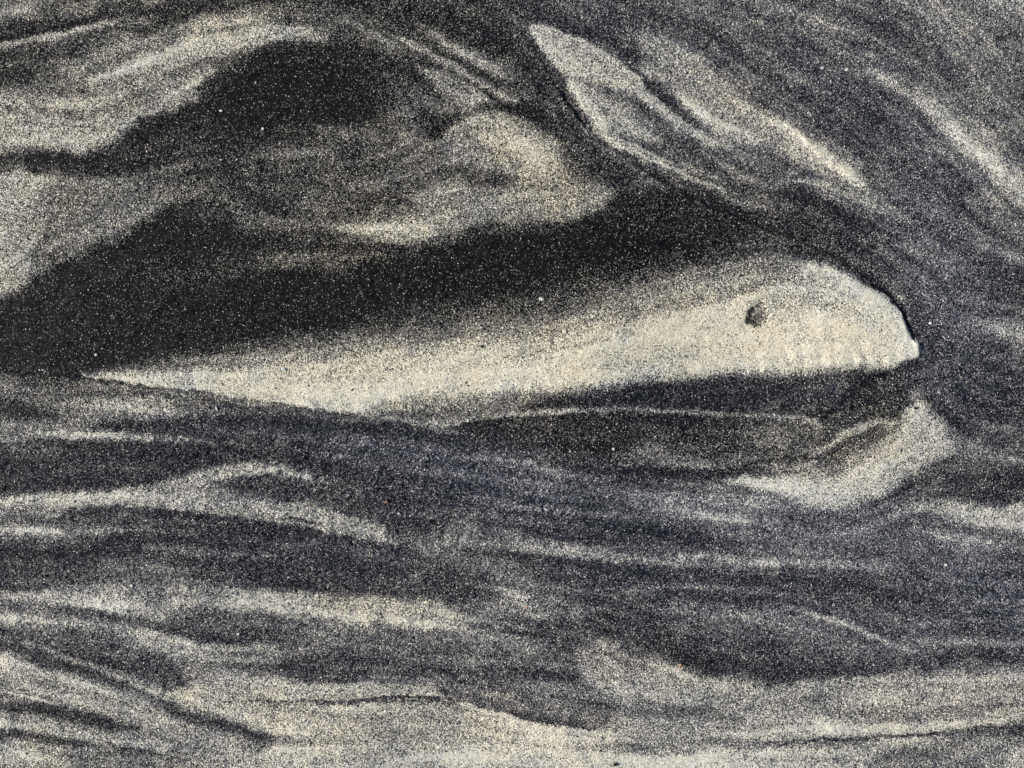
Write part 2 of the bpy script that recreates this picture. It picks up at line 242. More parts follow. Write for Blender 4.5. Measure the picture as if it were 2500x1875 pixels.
# ---- sheet E bottom: slate flank
P('E', 55, 40, [(-300,1060,20),(0,1065,20),(300,1090,14),(600,1120,14),(850,1140,14),(1100,1180,14),(1350,1235,12),(1550,1280,12),(1750,1320,12),(1950,1350,14),(2212,1380,20),(2400,1420),(2212,1460),(1900,1440),(1700,1450),(1500,1430),(1300,1400),(1100,1360),(1000,1450),(1400,1540),(1900,1620),(2300,1720),(1700,1800),(900,1750),(500,1700),(0,1450)])
S('E', 30, 24, [(880,1122,8,0.6),(1000,1150,9),(1150,1182,9),(1300,1212,9),(1450,1245,9),(1600,1278,9),(1720,1308,9),(1830,1322,7),(2000,1345,8),(2150,1355,8,0.7)])
S('E', 120, 10, [(1740,1305,3,0.7),(1820,1315,5),(1900,1308,3,0.6)])
S('E', 98, 50, [(1900,1270,14,0.4),(2050,1300,20,0.8),(2212,1310,20,0.9)])
S('E', 96, 50, [(680,1230,8,0.3),(820,1265,16,0.7),(950,1285,30,0.9),(1100,1300,28),(1250,1330,28),(1400,1365,26,0.9),(1550,1385,22,0.8),(1700,1390,14,0.5)])
S('E', 36, 26, [(560,1280,6,0.5),(680,1305,9,0.8),(800,1330,10,0.8),(900,1362,10,0.8),(980,1390,6,0.5)])
S('E', 40, 50, [(1000,1200,14,0.6),(1150,1240,20,0.6),(1350,1290,20,0.5)])
S('E', 98, 110, [(1650,1480,14,0.3),(1850,1500,40,0.8),(2050,1520,60,0.9),(2250,1530,60,0.9)])
S('E', 50, 120, [(50,1500,50,0.7),(250,1560,60,0.8),(500,1640,60,0.6)])
# ---- sheets G, H
P('G', 50, 36, [(380,120,40),(600,100,24),(900,105,14),(1150,140,12),(1400,165,10),(1650,190,10),(1850,230,10),(2050,270,10),(2212,305,12),(2400,370,30),(2600,470,60),(2700,600,60),(2500,680,60),(2212,640,50),(1900,630,50),(1600,590,60),(1300,560,60),(1000,540,70),(700,500,80),(400,560,80),(100,580,80),(-200,560,60),(-200,340,60),(100,320,60),(300,290,60),(330,200,60)])
S('G', 80, 90, [(100,520,30,0.6),(400,500,40,0.7),(650,460,40,0.9),(850,440,40,0.9),(1000,480,40,0.7)])
S('G', 40, 70, [(200,380,30,0.6),(450,370,40,0.9),(650,340,40,0.8),(950,220,50,0.7),(1300,270,50,0.7),(1600,300,30,0.6),(1800,330,30,0.5)])
S('G', 78, 60, [(550,260,20,0.6),(720,200,20,0.6)])
S('G', 64, 90, [(1100,390,40,0.6),(1350,360,30,0.7),(1600,420,50,0.6)])
S('G', 120, 50, [(-100,130,30,0.8),(100,130,30,0.9),(300,130,24,0.6)])
S('G', 72, 20, [(-100,190,8),(100,185,8,0.9),(330,185,7,0.7)])
S('G', 130, 60, [(-100,240,24,0.9),(100,235,26,0.9),(280,240,26,0.8),(400,270,14,0.4)])
S('G', 96, 60, [(900,590,30,0.6),(1200,620,30,0.8),(1400,640,20,0.6)])
S('G', 158, 50, [(-200,650,14),(0,640,12),(200,650,26),(400,655,36),(600,675,36),(750,690,26,0.9),(900,700,14,0.5)])
S('G', 48, 36, [(-60,590,20),(60,600,18,0.9),(180,580,10,0.5),(320,600,8,0.4)])
P('G', 168, 60, [(1380,640),(1550,610),(1800,640),(2212,670),(2500,680),(2800,700),(2900,770),(2800,820),(2500,830),(2212,830),(2000,800),(1850,780),(1700,750),(1550,710)])
S('G', 120, 50, [(900,620,16,0.5),(1100,670,20,0.6),(1350,690,24,0.7)])
P('G', 70, 50, [(1000,740,60),(1200,710,60),(1450,720,50),(1650,780,40),(1850,820,40),(2050,880,40),(2300,880,60),(2700,960,60),(3100,960,60),(3400,960,60),(3480,1050,60),(3430,1130,60),(3200,1170),(2800,1170),(2400,1140),(2212,1150,30),(1900,1150,30),(1700,1120,30),(1450,1080,40),(1650,1040,50),(1600,960,50),(1400,930,30),(1200,900,24),(1050,860,24)])
S('G', 62, 30, [(250,692,6,0.4),(380,712,14,0.8),(520,735,16,0.9),(660,762,20),(800,785,24),(930,815,26),(1060,850,26),(1200,885,24,0.9)])
S('G', 100, 60, [(-60,700,10,0.7),(100,700,14,0.7),(250,700,14,0.4)])
S('G', 160, 46, [(-150,750,20,0.9),(100,765,26),(300,780,26),(500,805,26),(700,850,30),(850,890,38),(1000,925,48),(1200,955,42),(1400,965,26,0.9),(1600,980,20,0.7),(1750,1000,14,0.4)])
P('G', 64, 50, [(-200,820,24),(100,830,30),(350,850,30),(560,855,30),(700,890,30),(820,950,40),(950,980,40),(1060,1040,50),(1090,1110,50),(1150,1220,50),(1180,1250,40),(1050,1190,50),(900,1120,40),(750,1090,30),(600,1050,20),(450,1010,20),(250,940,20),(100,890,20),(-200,860,20)])
S('G', 46, 60, [(850,1000,20,0.5),(960,1060,34,0.8),(1030,1120,24,0.7)])
S('G', 52, 60, [(-200,930,40),(0,940,44),(180,990,50),(360,1060,34),(540,1110,26),(700,1160,24),(850,1230,28),(1000,1300,30),(1150,1340,34),(1300,1390,36),(1450,1440,38),(1600,1490,38),(1720,1530,30),(1830,1555,20,0.8)])
S('G', 88, 60, [(1350,1530,20,0.5),(1550,1580,30,0.8),(1750,1600,20,0.6)])
S('G', 142, 22, [(100,900,5,0.4),(250,950,8,0.8),(400,1015,10,0.9),(550,1070,12),(700,1125,14),(850,1180,16),(1000,1240,20),(1100,1270,20)])
P('G', 162, 50, [(1000,1220,30),(1200,1170,60),(1350,1120,60),(1600,1130,40),(1800,1160,30),(2000,1160,30),(2212,1170,30),(2600,1190,30),(2830,1210,30),(2900,1250,20),(2800,1270,20),(2600,1262,20),(2212,1275,20),(1800,1280,20),(1600,1290),(1700,1420),(1900,1540),(2000,1700),(1850,1700),(1780,1560),(1650,1490),(1450,1420),(1250,1350),(1100,1290)])
P('H', 168, 40, [(-300,1240,24),(0,1280,14),(300,1275,14),(600,1275,12),(750,1290,10),(950,1318,8),(1100,1355,8),(1300,1395,8),(1500,1422,14),(1700,1440,30),(1900,1500,60),(2100,1560),(2300,1580),(2500,1590),(2500,1800),(-500,1800),(-300,1500)])
S('G', 148, 60, [(1300,1170,24,0.6),(1600,1200,30,0.7),(1900,1210,30,0.7),(2212,1210,20,0.6)])
S('G', 88, 30, [(1400,1058,6,0.6),(1600,1075,14,0.8),(1800,1100,14,0.8)])
S('G', 124, 50, [(1200,1040,30,0.8),(1400,1010,20,0.6),(1500,1120,20,0.3)])
S('G', 145, 60, [(-200,1080,14),(0,1110,24),(150,1150,28),(300,1190,30),(480,1240,36),(650,1290,36),(850,1370,40),(1050,1450,50),(1250,1530,50),(1450,1610,50),(1600,1680,50)])
S('G', 90, 30, [(-100,1145,12),(0,1160,14,0.9),(120,1185,12,0.6)])
S('G', 196, 14, [(-60,1190,4,0.6),(60,1212,6,0.8),(160,1238,8,0.9),(260,1255,9),(330,1280,5,0.5)])
S('G', 48, 40, [(-200,1250,20,0.9),(0,1270,20),(120,1275,24),(250,1300,30),(380,1335,32),(500,1380,32),(620,1415,26),(720,1438,20,0.9),(820,1455,12,0.6)])
S('G', 152, 50, [(-200,1340,26),(0,1345,26),(200,1380,26),(400,1430,30),(600,1490,30),(800,1510,30),(1000,1540,30)])
S('G', 48, 30, [(-200,1440,24),(0,1450,24),(120,1458,22),(240,1475,22),(350,1495,20),(450,1515,14,0.9),(560,1530,8,0.6)])
S('G', 150, 80, [(-200,1560,40),(0,1570,40),(200,1600,30)])
S('G', 62, 18, [(440,1675,8),(520,1630,8),(600,1590,8),(680,1560,8,0.9),(780,1552,12),(880,1572,14),(980,1598,12),(1060,1610,9,0.9),(1140,1625,6,0.6)])
S('G', 90, 30, [(210,1645,6,0.6),(280,1625,6,0.6)])
S('G', 100, 60, [(500,1650,40,0.6),(800,1620,30,0.7),(1000,1650,30,0.6)])
# H details
S('H', 152, 26, [(-60,170,20,0.8),(80,190,24),(180,225,22),(260,265,18),(330,300,12),(400,330,7,0.7)])
P('H', 50, 30, [(-300,180,10),(0,240,8),(120,270,9),(240,300,10),(340,335,12),(440,370,20),(560,410,40),(720,450,50),(860,510,50),(1000,600,60),(980,680,60),(900,760,60),(780,750,60),(650,700,40),(400,660,40),(0,620,40),(-300,560,60)])
S('H', 88, 60, [(330,590,12,0.4),(430,560,24,0.8),(500,510,24,0.8),(600,470,20,0.5)])
S('H', 66, 80, [(450,400,30,0.6),(700,450,40,0.6),(800,520,30,0.5)])
S('H', 112, 70, [(440,250,20,0.6),(560,310,36,0.9),(700,320,40),(850,310,44,0.9),(1000,330,36,0.9),(1200,350,22,0.9),(1400,380,18,0.9),(1600,395,18,0.9),(1800,410,22,0.9),(2000,430,24,0.8),(2212,450,24,0.7)])
S('H', 140, 30, [(700,290,10,0.4),(900,320,12,0.5),(1200,345,8,0.7),(1290,375,8,0.8),(1500,390,10,0.7),(1700,400,10,0.7),(1850,430,8,0.6)])
P('H', 50, 36, [(1020,365,20),(1150,370,16),(1280,385,14),(1400,405,16),(1600,420,20),(1850,450,24),(2212,490,30),(2500,560,80),(2600,900,100),(2400,1080,40),(2212,1040,40),(2050,1000,40),(1900,960,40),(1750,930,50),(1620,880,50),(1560,790,60),(1660,700,50),(1550,650,40),(1350,620,40),(1200,570,50),(1180,500,60),(1120,430,40)])
S('H', 84, 70, [(1000,420,20,0.5),(1100,500,40,0.8),(1250,560,30,0.8),(1400,590,30,0.7),(1600,600,20,0.5)])
S('H', 45, 24, [(1030,560,8,0.5),(1120,605,9,0.9),(1180,635,8,0.6)])
S('H', 132, 40, [(1010,600,10,0.5),(1090,625,18,0.9),(1150,660,24,0.9),(1200,690,20,0.6)])
S('H', 122, 60, [(1230,690,24,0.7),(1350,680,28,0.9),(1480,695,28,0.9),(1600,720,28,0.8),(1680,700,16,0.5)])
S('H', 88, 80, [(900,650,20,0.6),(1000,760,40,0.7),(1150,830,40,0.6)])
S('H', 66, 60, [(1050,850,20,0.5),(1250,840,24,0.8),(1400,820,24,0.8),(1550,800,20,0.7)])
S('H', 108, 60, [(700,860,30,0.7),(900,890,36,0.9),(1100,910,30,0.8),(1350,900,30,0.6),(1500,920,30,0.7)])
S('H', 178, 60, [(-100,750,30,0.9),(100,760,34),(300,765,34),(500,790,30,0.9),(700,800,24,0.8),(830,800,16,0.5)])
S('H', 56, 80, [(500,960,20,0.6),(620,1010,30,0.8),(700,1080,26,0.7)])
S('H', 54, 80, [(1200,1010,24,0.6),(1330,1040,36,0.9),(1430,1090,30,0.8),(1350,1130,20,0.6)])
S('H', 62, 30, [(-100,1115,14,0.8),(100,1135,14,0.8),(300,1145,14,0.8),(480,1150,12,0.6)])
S('H', 165, 36, [(-100,1190,20),(100,1195,20),(300,1205,20),(500,1215,20),(640,1225,14,0.8)])
P('H', 80, 50, [(640,1150,40),(800,1130,60),(1100,1150,60),(1400,1170,60),(1600,1200,60),(1750,1300,60),(1750,1420,50),(1600,1435,20),(1500,1415,10),(1300,1388,8),(1150,1362,8),(1000,1325,8),(850,1300,10),(720,1280,14)])
S('H', 112, 50, [(1150,1180,20,0.5),(1350,1200,28,0.8),(1500,1230,20,0.6)])
S('H', 55, 24, [(1050,1330,8,0.5),(1200,1365,9,0.9),(1400,1390,12,0.9),(1560,1405,12,0.7)])
S('H', 44, 9, [(-500,1275,3,0.5),(-300,1268,3,0.9),(0,1262,4),(150,1260,4,0.8),(300,1253,6),(420,1246,7),(540,1250,8),(640,1268,8),(700,1290,5,0.7)])
S('H', 70, 20, [(550,1270,8,0.8),(650,1285,8,0.8),(780,1300,6,0.5)])
S('H', 196, 16, [(760,1298,7,0.5),(900,1325,8,0.9),(1050,1355,8),(1200,1395,7,0.8)])
P('H', 158, 90, [(1490,930),(1620,920),(1750,960),(1900,1000),(2080,1050),(2300,1090),(2400,1200),(2212,1300),(1950,1310),(1780,1280),(1650,1200),(1560,1100),(1510,1020)])
S('H', 130, 60, [(1700,940,20,0.6),(1900,1020,24,0.6)])
P('H', 116, 60, [(1740,1330),(1950,1300),(2212,1300),(2600,1260),(2900,1330),(2700,1460),(2400,1570),(2100,1560),(1900,1510),(1760,1430)])
S('H', 150, 40, [(1700,1450,14,0.5),(1850,1450,24,0.7),(2050,1480,24,0.5)])
S('H', 148, 30, [(650,1590,20,0.4),(750,1600,20,0.6),(450,1570,20,0.4),(250,1580,24,0.4)])
S('H', 140, 30, [(900,1500,10,0.4),(1050,1515,14,0.7),(1300,1530,16,0.7),(1600,1540,20,0.6),(1900,1550,24,0.7)])
S('H', 198, 40, [(1000,1480,8,0.5),(1200,1490,16,0.8),(1450,1500,18,0.8),(1700,1500,12,0.5)])
S('H', 198, 50, [(1650,1610,14,0.5),(1900,1610,24),(2150,1610,24),(2350,1600,14,0.7)])
# ---- sheet I
P('I', 106, 80, [(-200,20),(200,-20),(600,20),(900,100),(850,180),(600,170),(300,140),(-100,80)])
P('I', 176, 36, [(600,-60),(1400,-60),(1250,20),(1150,60),(950,55),(780,30)])
P('I', 160, 40, [(1780,120),(1950,115),(2080,100),(2250,80),(2400,90),(2400,280),(2212,250),(2050,235),(1920,195)])
P('I', 108, 80, [(1400,60),(1650,70),(1850,140),(2000,230),(2300,270),(2300,400),(2000,400),(1800,360),(1700,250),(1500,150)])
S('I', 64, 80, [(1200,60,20,0.6),(1500,120,30,0.8),(1750,190,24,0.7),(1950,250,20,0.7),(2200,290,20,0.8)])
S('I', 78, 120, [(500,260,40,0.7),(900,260,60),(1250,300,70),(1600,420,60),(1900,580,70),(2212,640,90),(2212,800,60)])
S('I', 60, 60, [(0,200,30,0.7),(150,300,40,0.8),(400,370,30,0.7)])
S('I', 116, 44, [(-60,420,16,0.8),(100,420,20),(300,435,20,0.9),(500,450,16,0.8),(750,480,12,0.7)])
P('I', 50, 70, [(-200,460,30),(100,470,24),(400,480,24),(700,510,40),(1000,570),(1300,640),(1500,680),(1400,760),(1150,760,20),(950,700,20),(800,670,20),(500,620),(200,560),(-200,560)])
P('I', 62, 100, [(-200,600),(300,650),(800,800),(1400,950),(2212,900),(2400,1080),(1900,1080),(1500,1120,40),(1200,1130,36),(900,1140,36),(700,1140,36),(500,1100,36),(300,1050,36),(0,1000,40),(-200,950)])
S('I', 50, 60, [(150,980,24,0.8),(450,1050,36),(700,1090,40),(1000,1090,36,0.9),(1250,1080,30,0.7)])
S('I', 74, 80, [(100,650,30,0.6),(500,680,30,0.6),(700,800,40,0.5),(950,860,40,0.5)])
S('I', 52, 60, [(1050,720,20,0.7),(1250,780,26,0.8),(1450,820,30,0.7)])
S('I', 112, 26, [(760,665,6,0.4),(860,705,9,0.9),(980,745,12),(1100,790,18),(1220,835,18),(1320,880,14,0.9),(1450,930,10,0.8),(1570,975,9,0.7)])
S('I', 84, 90, [(1300,900,20,0.4),(1500,920,30,0.6),(1750,960,30,0.4)])
S('I', 70, 30, [(1250,650,6,0.7),(1300,630,6,0.7)],0.4)
P('I', 140, 60, [(560,1170),(800,1160),(1100,1150),(1400,1150),(1700,1130),(2000,1130),(2400,1110),(2400,1360),(2100,1370),(1700,1390),(1300,1420),(900,1420),(500,1440),(300,1400),(500,1300)])
S('I', 86, 60, [(200,1350,10,0.5),(400,1370,26,0.8),(600,1330,26,0.8),(800,1270,30,0.9),(1000,1270,26,0.8),(1200,1250,14,0.5)])
S('I', 118, 60, [(900,1340,30,0.6),(1100,1340,30,0.7),(1300,1280,24,0.5),(1600,1260,20,0.5)])
S('I', 110, 60, [(1500,1150,20,0.6),(1900,1150,24,0.6),(2200,1180,30,0.6)])
S('I', 192, 40, [(550,1450,14,0.5),(900,1440,22,0.8),(1200,1430,24,0.9),(1500,1430,26,0.9),(1750,1400,26),(2000,1370,30),(2300,1330,34)])
P('I', 124, 50, [(-200,1460),(100,1440),(350,1470),(600,1520),(700,1560),(500,1590),(250,1560),(0,1560),(-200,1540)])
P('I', 150, 50, [(650,1560),(900,1530),(1300,1510),(1700,1490),(1750,1540),(1500,1580),(1300,1640),(1300,1800),(600,1800),(550,1640)])
P('I', 62, 24, [(1640,1480,16),(1760,1455,12),(1900,1432,12),(2100,1412,12),(2400,1390,12),(2400,1490,40),(2150,1500,40),(2000,1480,40),(1850,1490,40)])
P('I', 100, 70, [(1250,1700),(1400,1590),(1650,1540),(1900,1510),(2100,1530),(2150,1600),(2000,1700),(1600,1800)])
S('I', 74, 50, [(1400,1590,10,0.6),(1560,1590,14,0.8),(1700,1600,24,0.6)])
S('I', 150, 60, [(2150,1570,30,0.8),(2100,1640,30,0.9),(2300,1560,40)])
S('I', 40, 10, [(660,1523,3,0.7),(740,1518,5),(850,1511,6),(950,1500,6),(1030,1493,7),(1120,1490,8),(1200,1494,6),(1300,1485,5),(1420,1485,5),(1520,1478,6),(1620,1470,7),(1700,1462,7),(1750,1448,6,0.8)])
S('I', 34, 12, [(1735,440,6),(1760,430,5)])
# ---- last, thin details
S('R', 50, 24, [(265,232,4,0.6),(310,255,7),(342,284,12),(368,292,8,0.7)])
S('R', 168, 12, [(190,325,8),(260,366,8),(320,388,7),(380,410,6),(440,440,6),(520,472,5,0.6)])
S('R', 48, 40, [(365,315,12,0.6),(430,350,18),(490,390,16),(560,420,14),(620,445,8,0.5)])
S('R', 112, 14, [(490,395,5,0.5),(560,435,5),(620,465,7),(700,470,6,0.6)])
S('R', 184, 40, [(600,290,10,0.4),(660,330,14),(720,370,22),(790,410,20),(850,445,10,0.8)])
S('R', 130, 14, [(830,470,6),(880,500,5),(945,548,4,0.5)])
S('R', 116, 14, [(290,455,5,0.5),(330,452,7),(370,465,6,0.8)])
S('R', 36, 40, [(380,470,8,0.4),(500,520,9,0.8),(620,560,9),(740,610,9),(800,640,9),(880,698,9,0.8)])
S('R', 50, 70, [(330,40,12,0.5),(450,90,25,0.8),(560,160,34,0.8),(650,230,40,0.8),(760,300,46,0.8),(880,390,46,0.7)])
S('R', 152, 110, [(600,640,10,0.4),(700,655,16,0.6),(800,685,16,0.6),(880,735,14,0.5)])
S('R', 206, 18, [(988,856,7),(976,822,5),(958,790,4,0.7)])
S('Q', 33, 20, [(-80,120,8),(0,104,7),(80,88,7),(180,66,7),(280,46,6),(420,30,7,0.7),(560,14,6,0.5)])
S('Q', 150, 12, [(-80,134,6),(0,120,5),(100,103,6),(200,80,6),(290,60,4,0.6)])
S('Q', 82, 90, [(480,380,20,0.4),(600,370,40,0.7),(720,400,40,0.7),(850,430,40,0.5)])
S('Q', 70, 70, [(420,520,20,0.4),(560,520,30,0.6),(640,560,30,0.5)])
S('Q', 160, 40, [(830,568,6,0.5),(940,580,14),(1050,580,12,0.8)])
S('Q', 108, 30, [(650,642,5,0.5),(740,640,10),(830,630,8,0.6)])
S('Q', 48, 12, [(135,632,7),(140,648,8)])
S('Q', 62, 14, [(118,575,5),(124,592,5)])
S('Q', 44, 8, [(192,850,2,0.6),(190,900,3),(190,932,2)])
S('U', 112, 14, [(300,8,4,0.5),(460,22,5),(640,48,6),(780,66,5),(900,90,4,0.6)])
S('U', 44, 24, [(230,110,5,0.5),(350,100,9),(500,95,12),(700,92,12),(900,110,12),(1060,125,12,0.7)])
S('U', 122, 12, [(-60,140,7),(0,135,6),(150,129,6),(300,129,6),(420,138,6),(520,150,4,0.5)])
S('U', 156, 14, [(300,306,4,0.5),(450,316,5),(560,328,5),(680,343,5),(800,366,5),(900,388,4),(970,403,3,0.7)])
S('U', 40, 18, [(330,326,6,0.6),(560,345,8),(700,363,8),(850,390,7),(1000,418,5,0.6)])
S('U', 92, 30, [(560,412,8,0.6),(680,410,12,0.8),(760,420,8,0.6)])
S('U', 66, 18, [(120,568,4,0.5),(220,578,7,0.8),(320,592,8),(430,612,8,0.7)])
S('U', 54, 14, [(680,792,3,0.5),(840,792,4),(960,788,4,0.9),(1080,795,4,0.6)])
S('T', 56, 50, [(200,440,10,0.6),(400,470,18,0.8),(600,500,18,0.7),(800,560,24,0.6),(900,630,24,0.5)])
S('T', 56, 60, [(300,630,20,0.5),(450,680,24,0.8),(620,710,24,0.8),(800,710,20,0.7)])
S('T', 116, 14, [(690,556,4,0.5),(800,590,7),(900,630,7),(1010,668,4,0.6)])
S('T', 128, 22, [(-20,408,8),(200,430,8),(400,450,7,0.9),(560,466,5,0.5)])
S('T', 166, 50, [(1060,318,8,0.5),(1150,332,14),(1300,358,14)])
S('T', 50, 50, [(950,262,8,0.5),(1080,268,22),(1200,270,26,0.9)])
S('T', 58, 40, [(30,688,12,0.6),(110,702,20,0.8)])
S('T', 190, 22, [(620,880,5,0.5),(800,868,7),(950,860,8),(1100,846,9),(1300,812,9)])
# ---- warm (ochre stained) and cool grains, the blue being sky glare painted in
for pts in ([(500,840,40),(800,800,60),(1200,750,60),(1600,720,70),(1850,730,60)], [(1100,330,60),(1200,400,60)], [(760,490,30),(900,505,30)], [(400,80,30),(560,60,30)], [(1900,940,40),(1750,1050,40)],
            [(400,1500,40),(650,1560,60),(950,1570,60),(1300,1600,50)], [(650,1300,40),(900,1330,40)], [(600,570,30),(720,560,30)], [(1650,320,50)], [(1900,1560,30),(2200,1530,30)], [(1300,1420,40),(1500,1440,30)]):
    S('Z', 0.95, 140, pts, 0.8, ch='w')
S('Z', 0.12, 200, [(700,960,60),(1100,1060,90),(1600,1120,90),(2200,1300,110)], 1, ch='w')  # less warm too where the sky's blue is painted in
S('Z', 0.12, 200, [(1900,550,90),(2080,700,90),(2100,900,60)], 1, ch='w')
S('Z', 1.0, 160, [(350,920,14,0.6),(600,920,20,0.8),(850,970,40),(1100,1050,60),(1400,1100,50,0.8),(1700,1140,50,0.8),(2000,1180,60,0.9),(2250,1330,80)], 1, ch='c')
S('Z', 0.7, 220, [(1700,120,40,0.6),(1950,300,80,0.7),(2050,620,90),(2050,800,80)], 1, ch='c')
S('Z', 0.55, 160, [(1300,860,30),(1800,850,30)], 1, ch='c')
S('Z', 0.6, 160, [(1250,1220,40),(1600,1300,70),(2000,1400,60)], 1, ch='c')
S('Z', 0.5, 120, [(500,1200,40,0.6),(850,1220,40)], 1, ch='c')
P('Z', 0.55, 300, [(1100,-200),(2500,-200),(2500,1900),(900,1900),(-300,1300),(-300,900),(700,940),(1400,1040),(1950,1000),(2000,700),(1700,480),(1250,280)], 0.6, ch='c')
# ---- relief, millimetres
P('Z', -7.0, 420, [(-300,800),(170,812),(560,869),(850,925),(1200,985),(1500,1030),(1900,1060),(2600,1150),(2600,2300),(-300,2300)], ch='h')
P('Z', 3.5, 380, [(-300,1500),(600,1480),(1400,1450),(2600,1480),(2600,2300),(-300,2300)], ch='h')
P('Z', -1.1, 9, [(-100,795,9),(0,800,9),(170,815,8),(400,847,7),(560,873,7),(740,897,8),(850,920,9),(1000,948,9),(1150,985,9),(1300,1015,9),(1450,1035,12),(1700,1060,200),(1600,1300,400),(800,1300,400),(-100,1200,400)], ch='h')
P('Z', 1.5, 60, [(300,800,200),(800,740,300),(1300,660,300),(1600,590,200),(1740,570,40),(1800,580,12),(1850,605,9),(1900,630,8),(1935,655,8),(1958,715,8),(1978,757,7),(1975,772,8),(1950,782,9),(1900,802,24),(1700,812,60),(1300,860,80),(900,890,100)], ch='h')
S('F', -2.9, 120, [(630,375,6),(612,432,12)], ch='h')
S('F', -0.6, 40, [(600,380,3),(578,440,6)], ch='h')
P('Z', -1.4, 30, [(1000,925,14),(1200,905,10),(1500,902,10),(1740,925,20),(1740,960,80),(1500,1000,60),(1250,985,40)], ch='h')
S('I', -1.2, 10, [(660,1523,1,0.5),(850,1511,2),(1030,1493,3),(1200,1492,3),(1420,1485,2),(1700,1462,2),(1900,1432,1,0.5)], ch='h')
S('H', -0.8, 9, [(-300,1268,1,0.6),(0,1262,2),(300,1253,3),(540,1250,3),(700,1290,2,0.5)], ch='h')
S('B', -0.9, 30, [(1280,360,6),(1400,540,8),(1510,720,6),(1700,870,6),(2000,985,6),(2212,1080,4)], ch='h')
S('B', -0.8, 24, [(480,225,4),(700,335,5),(870,430,5),(1050,535,5),(1130,590,4)], ch='h')
S('Z', -0.8, 20, [(0,92,5),(150,62,5),(300,38,4,0.5)], ch='h')
S('F', -1.6, 60, [(1000,1040,10),(1150,925,12),(1310,800,12)], ch='h')
S('Z', -1.0, 14, [(870,1160,3),(960,1185,5),(850,1150,3)], ch='h')
S('F', 1.2, 16, [(1530,570,8),(1550,615,8)], ch='h')

# scalloped cheek, wrinkled flanks
for x, y, l, q in ((520,745,60,0.5),(610,735,120,0.9),(735,715,50,0.5),(790,700,110,1.0),(880,690,150,1.0),(985,690,60,0.6),(1065,670,120,0.7),(1175,700,70,1.0),(1240,660,150,0.8),(1345,690,60,0.9),(1420,650,70,0.6)):
    S('F', -0.6 * q, 64, [(x-16,y-l,1,0.2),(x-8,y-l*0.5,5,0.8),(x,y,8),(x+6,y+26,6)], ch='h')
    S('F', 0.3 * q, 60, [(x+30,y-l*0.9,1,0.2),(x+38,y-l*0.4,6,0.8),(x+44,y+10,8)], ch='h')
    S('F', 160, 50, [(x-12,y-l*0.7,2,0.1),(x-4,y-l*0.2,6,0.35*q),(x+2,y+15,10,0.5*q)])  # shading of the scallops painted faintly into the tone
P('Z', 0.4, 200, [(-100,850),(400,900),(900,960),(1300,1040),(1600,1120),(2300,1180),(2300,1400),(1500,1350),(1200,1300),(1000,1420),(400,1400),(-100,1400)], ch='r')
P('Z', 1, 200, [(300,930),(600,920),(900,980),(1200,1060),(1250,1150),(900,1150),(500,1080)], ch='r')
P('Z', 13, 160, [(1250,-100),(2400,-100),(2400,900),(2000,1000),(1960,700),(1800,540),(1500,430),(1250,300)], ch='l')  # right and lower darks lightened: sky sheen painted into the tone
P('Z', 9, 120, [(1150,850),(1500,850),(2000,760),(2400,800),(2400,1800),(-200,1800),(-200,1150),(300,900),(800,930),(1100,1000)], ch='l')
S('Z', 10, 160, [(300,1200,60),(900,1220,60)], ch='l')
S('Z', 12, 60, [(1050,925,6),(1200,930,10),(1450,925,10)], ch='l')
# small grooves and lit lips along the flow lines
for tag, pts in (('Z', [(1400,430),(1550,480),(1700,545),(1800,575)]), ('Z', [(1180,230),(1290,300),(1420,350),(1560,410),(1700,440)]), ('Z', [(760,60),(900,120),(1010,190),(1060,235)]),
                 ('Z', [(280,1050),(450,1010),(600,990),(700,1020)]), ('Z', [(400,1085),(600,1115),(760,1150),(900,1195),(1000,1215)]), ('Z', [(1040,1020),(1200,1060),(1350,1090)]),
                 ('Z', [(0,1470),(200,1500),(400,1560),(620,1620)]), ('Z', [(60,1385),(200,1450),(400,1520)]), ('Z', [(1700,1310),(1850,1370),(2000,1430)]), ('Z', [(1850,880),(1760,960),(1640,1010)]),
                 ('Z', [(1550,150),(1750,330),(1950,480)]), ('Z', [(1850,180),(2050,350),(2212,460)]), ('Z', [(200,950),(600,960),(900,1000)])):
    S(tag, -0.7, 16, [(x, y, 3) for x, y in pts], ch='h')
    S(tag, 0.6, 26, [(x - 10, y - 20, 4) for x, y in pts], ch='h')

P('Z', 1, 60, [(-400,-400),(2700,-400),(2700,2200),(-400,2200)], ch='k')
P('Z', 0, 80, [(-200,640),(100,560),(400,420),(800,560),(1200,480),(1400,430),(1750,540),(1960,650),(2000,760),(1900,800),(1300,850),(900,900),(740,900),(170,820),(-200,800)], ch='k')
P('Z', 0.3, 80, [(420,250),(560,90),(760,110),(860,200),(800,300),(560,320)], ch='k')
GR = [(120,215),(150,270),(205,338),(300,400),(400,458),(500,508),(620,562),(740,606),(830,656),(900,706),(962,765),(994,830)]
S('R', 34, 18, [(x, y, 5, 0.85) for x, y in GR])  # shaded side of the groove painted dark along its line
S('R', -1.9, 22, [(x, y, 3) for x, y in GR], ch='h')
S('R', 0.8, 26, [(x - 7, y + 13, 4) for x, y in GR[:9]], ch='h')
S('R', 84, 14, [(x - 4, y + 16, 4, 0.5) for x, y in GR[2:8]])  # lit lip of the groove painted in as a lighter line
GQ = [(880,50),(960,90),(1050,140),(1130,185),(1200,225),(1262,268)]
S('Q', 40, 16, [(x, y, 5, 0.8) for x, y in GQ])  # groove shade painted in here as well
S('Q', -1.6, 20, [(x, y, 3) for x, y in GQ], ch='h')
S('Q', 0.7, 24, [(x - 8, y + 14, 4) for x, y in GQ], ch='h')
S('R', 138, 40, [(1130,790,6,0.4),(1200,810,16,0.8),(1300,835,20)])
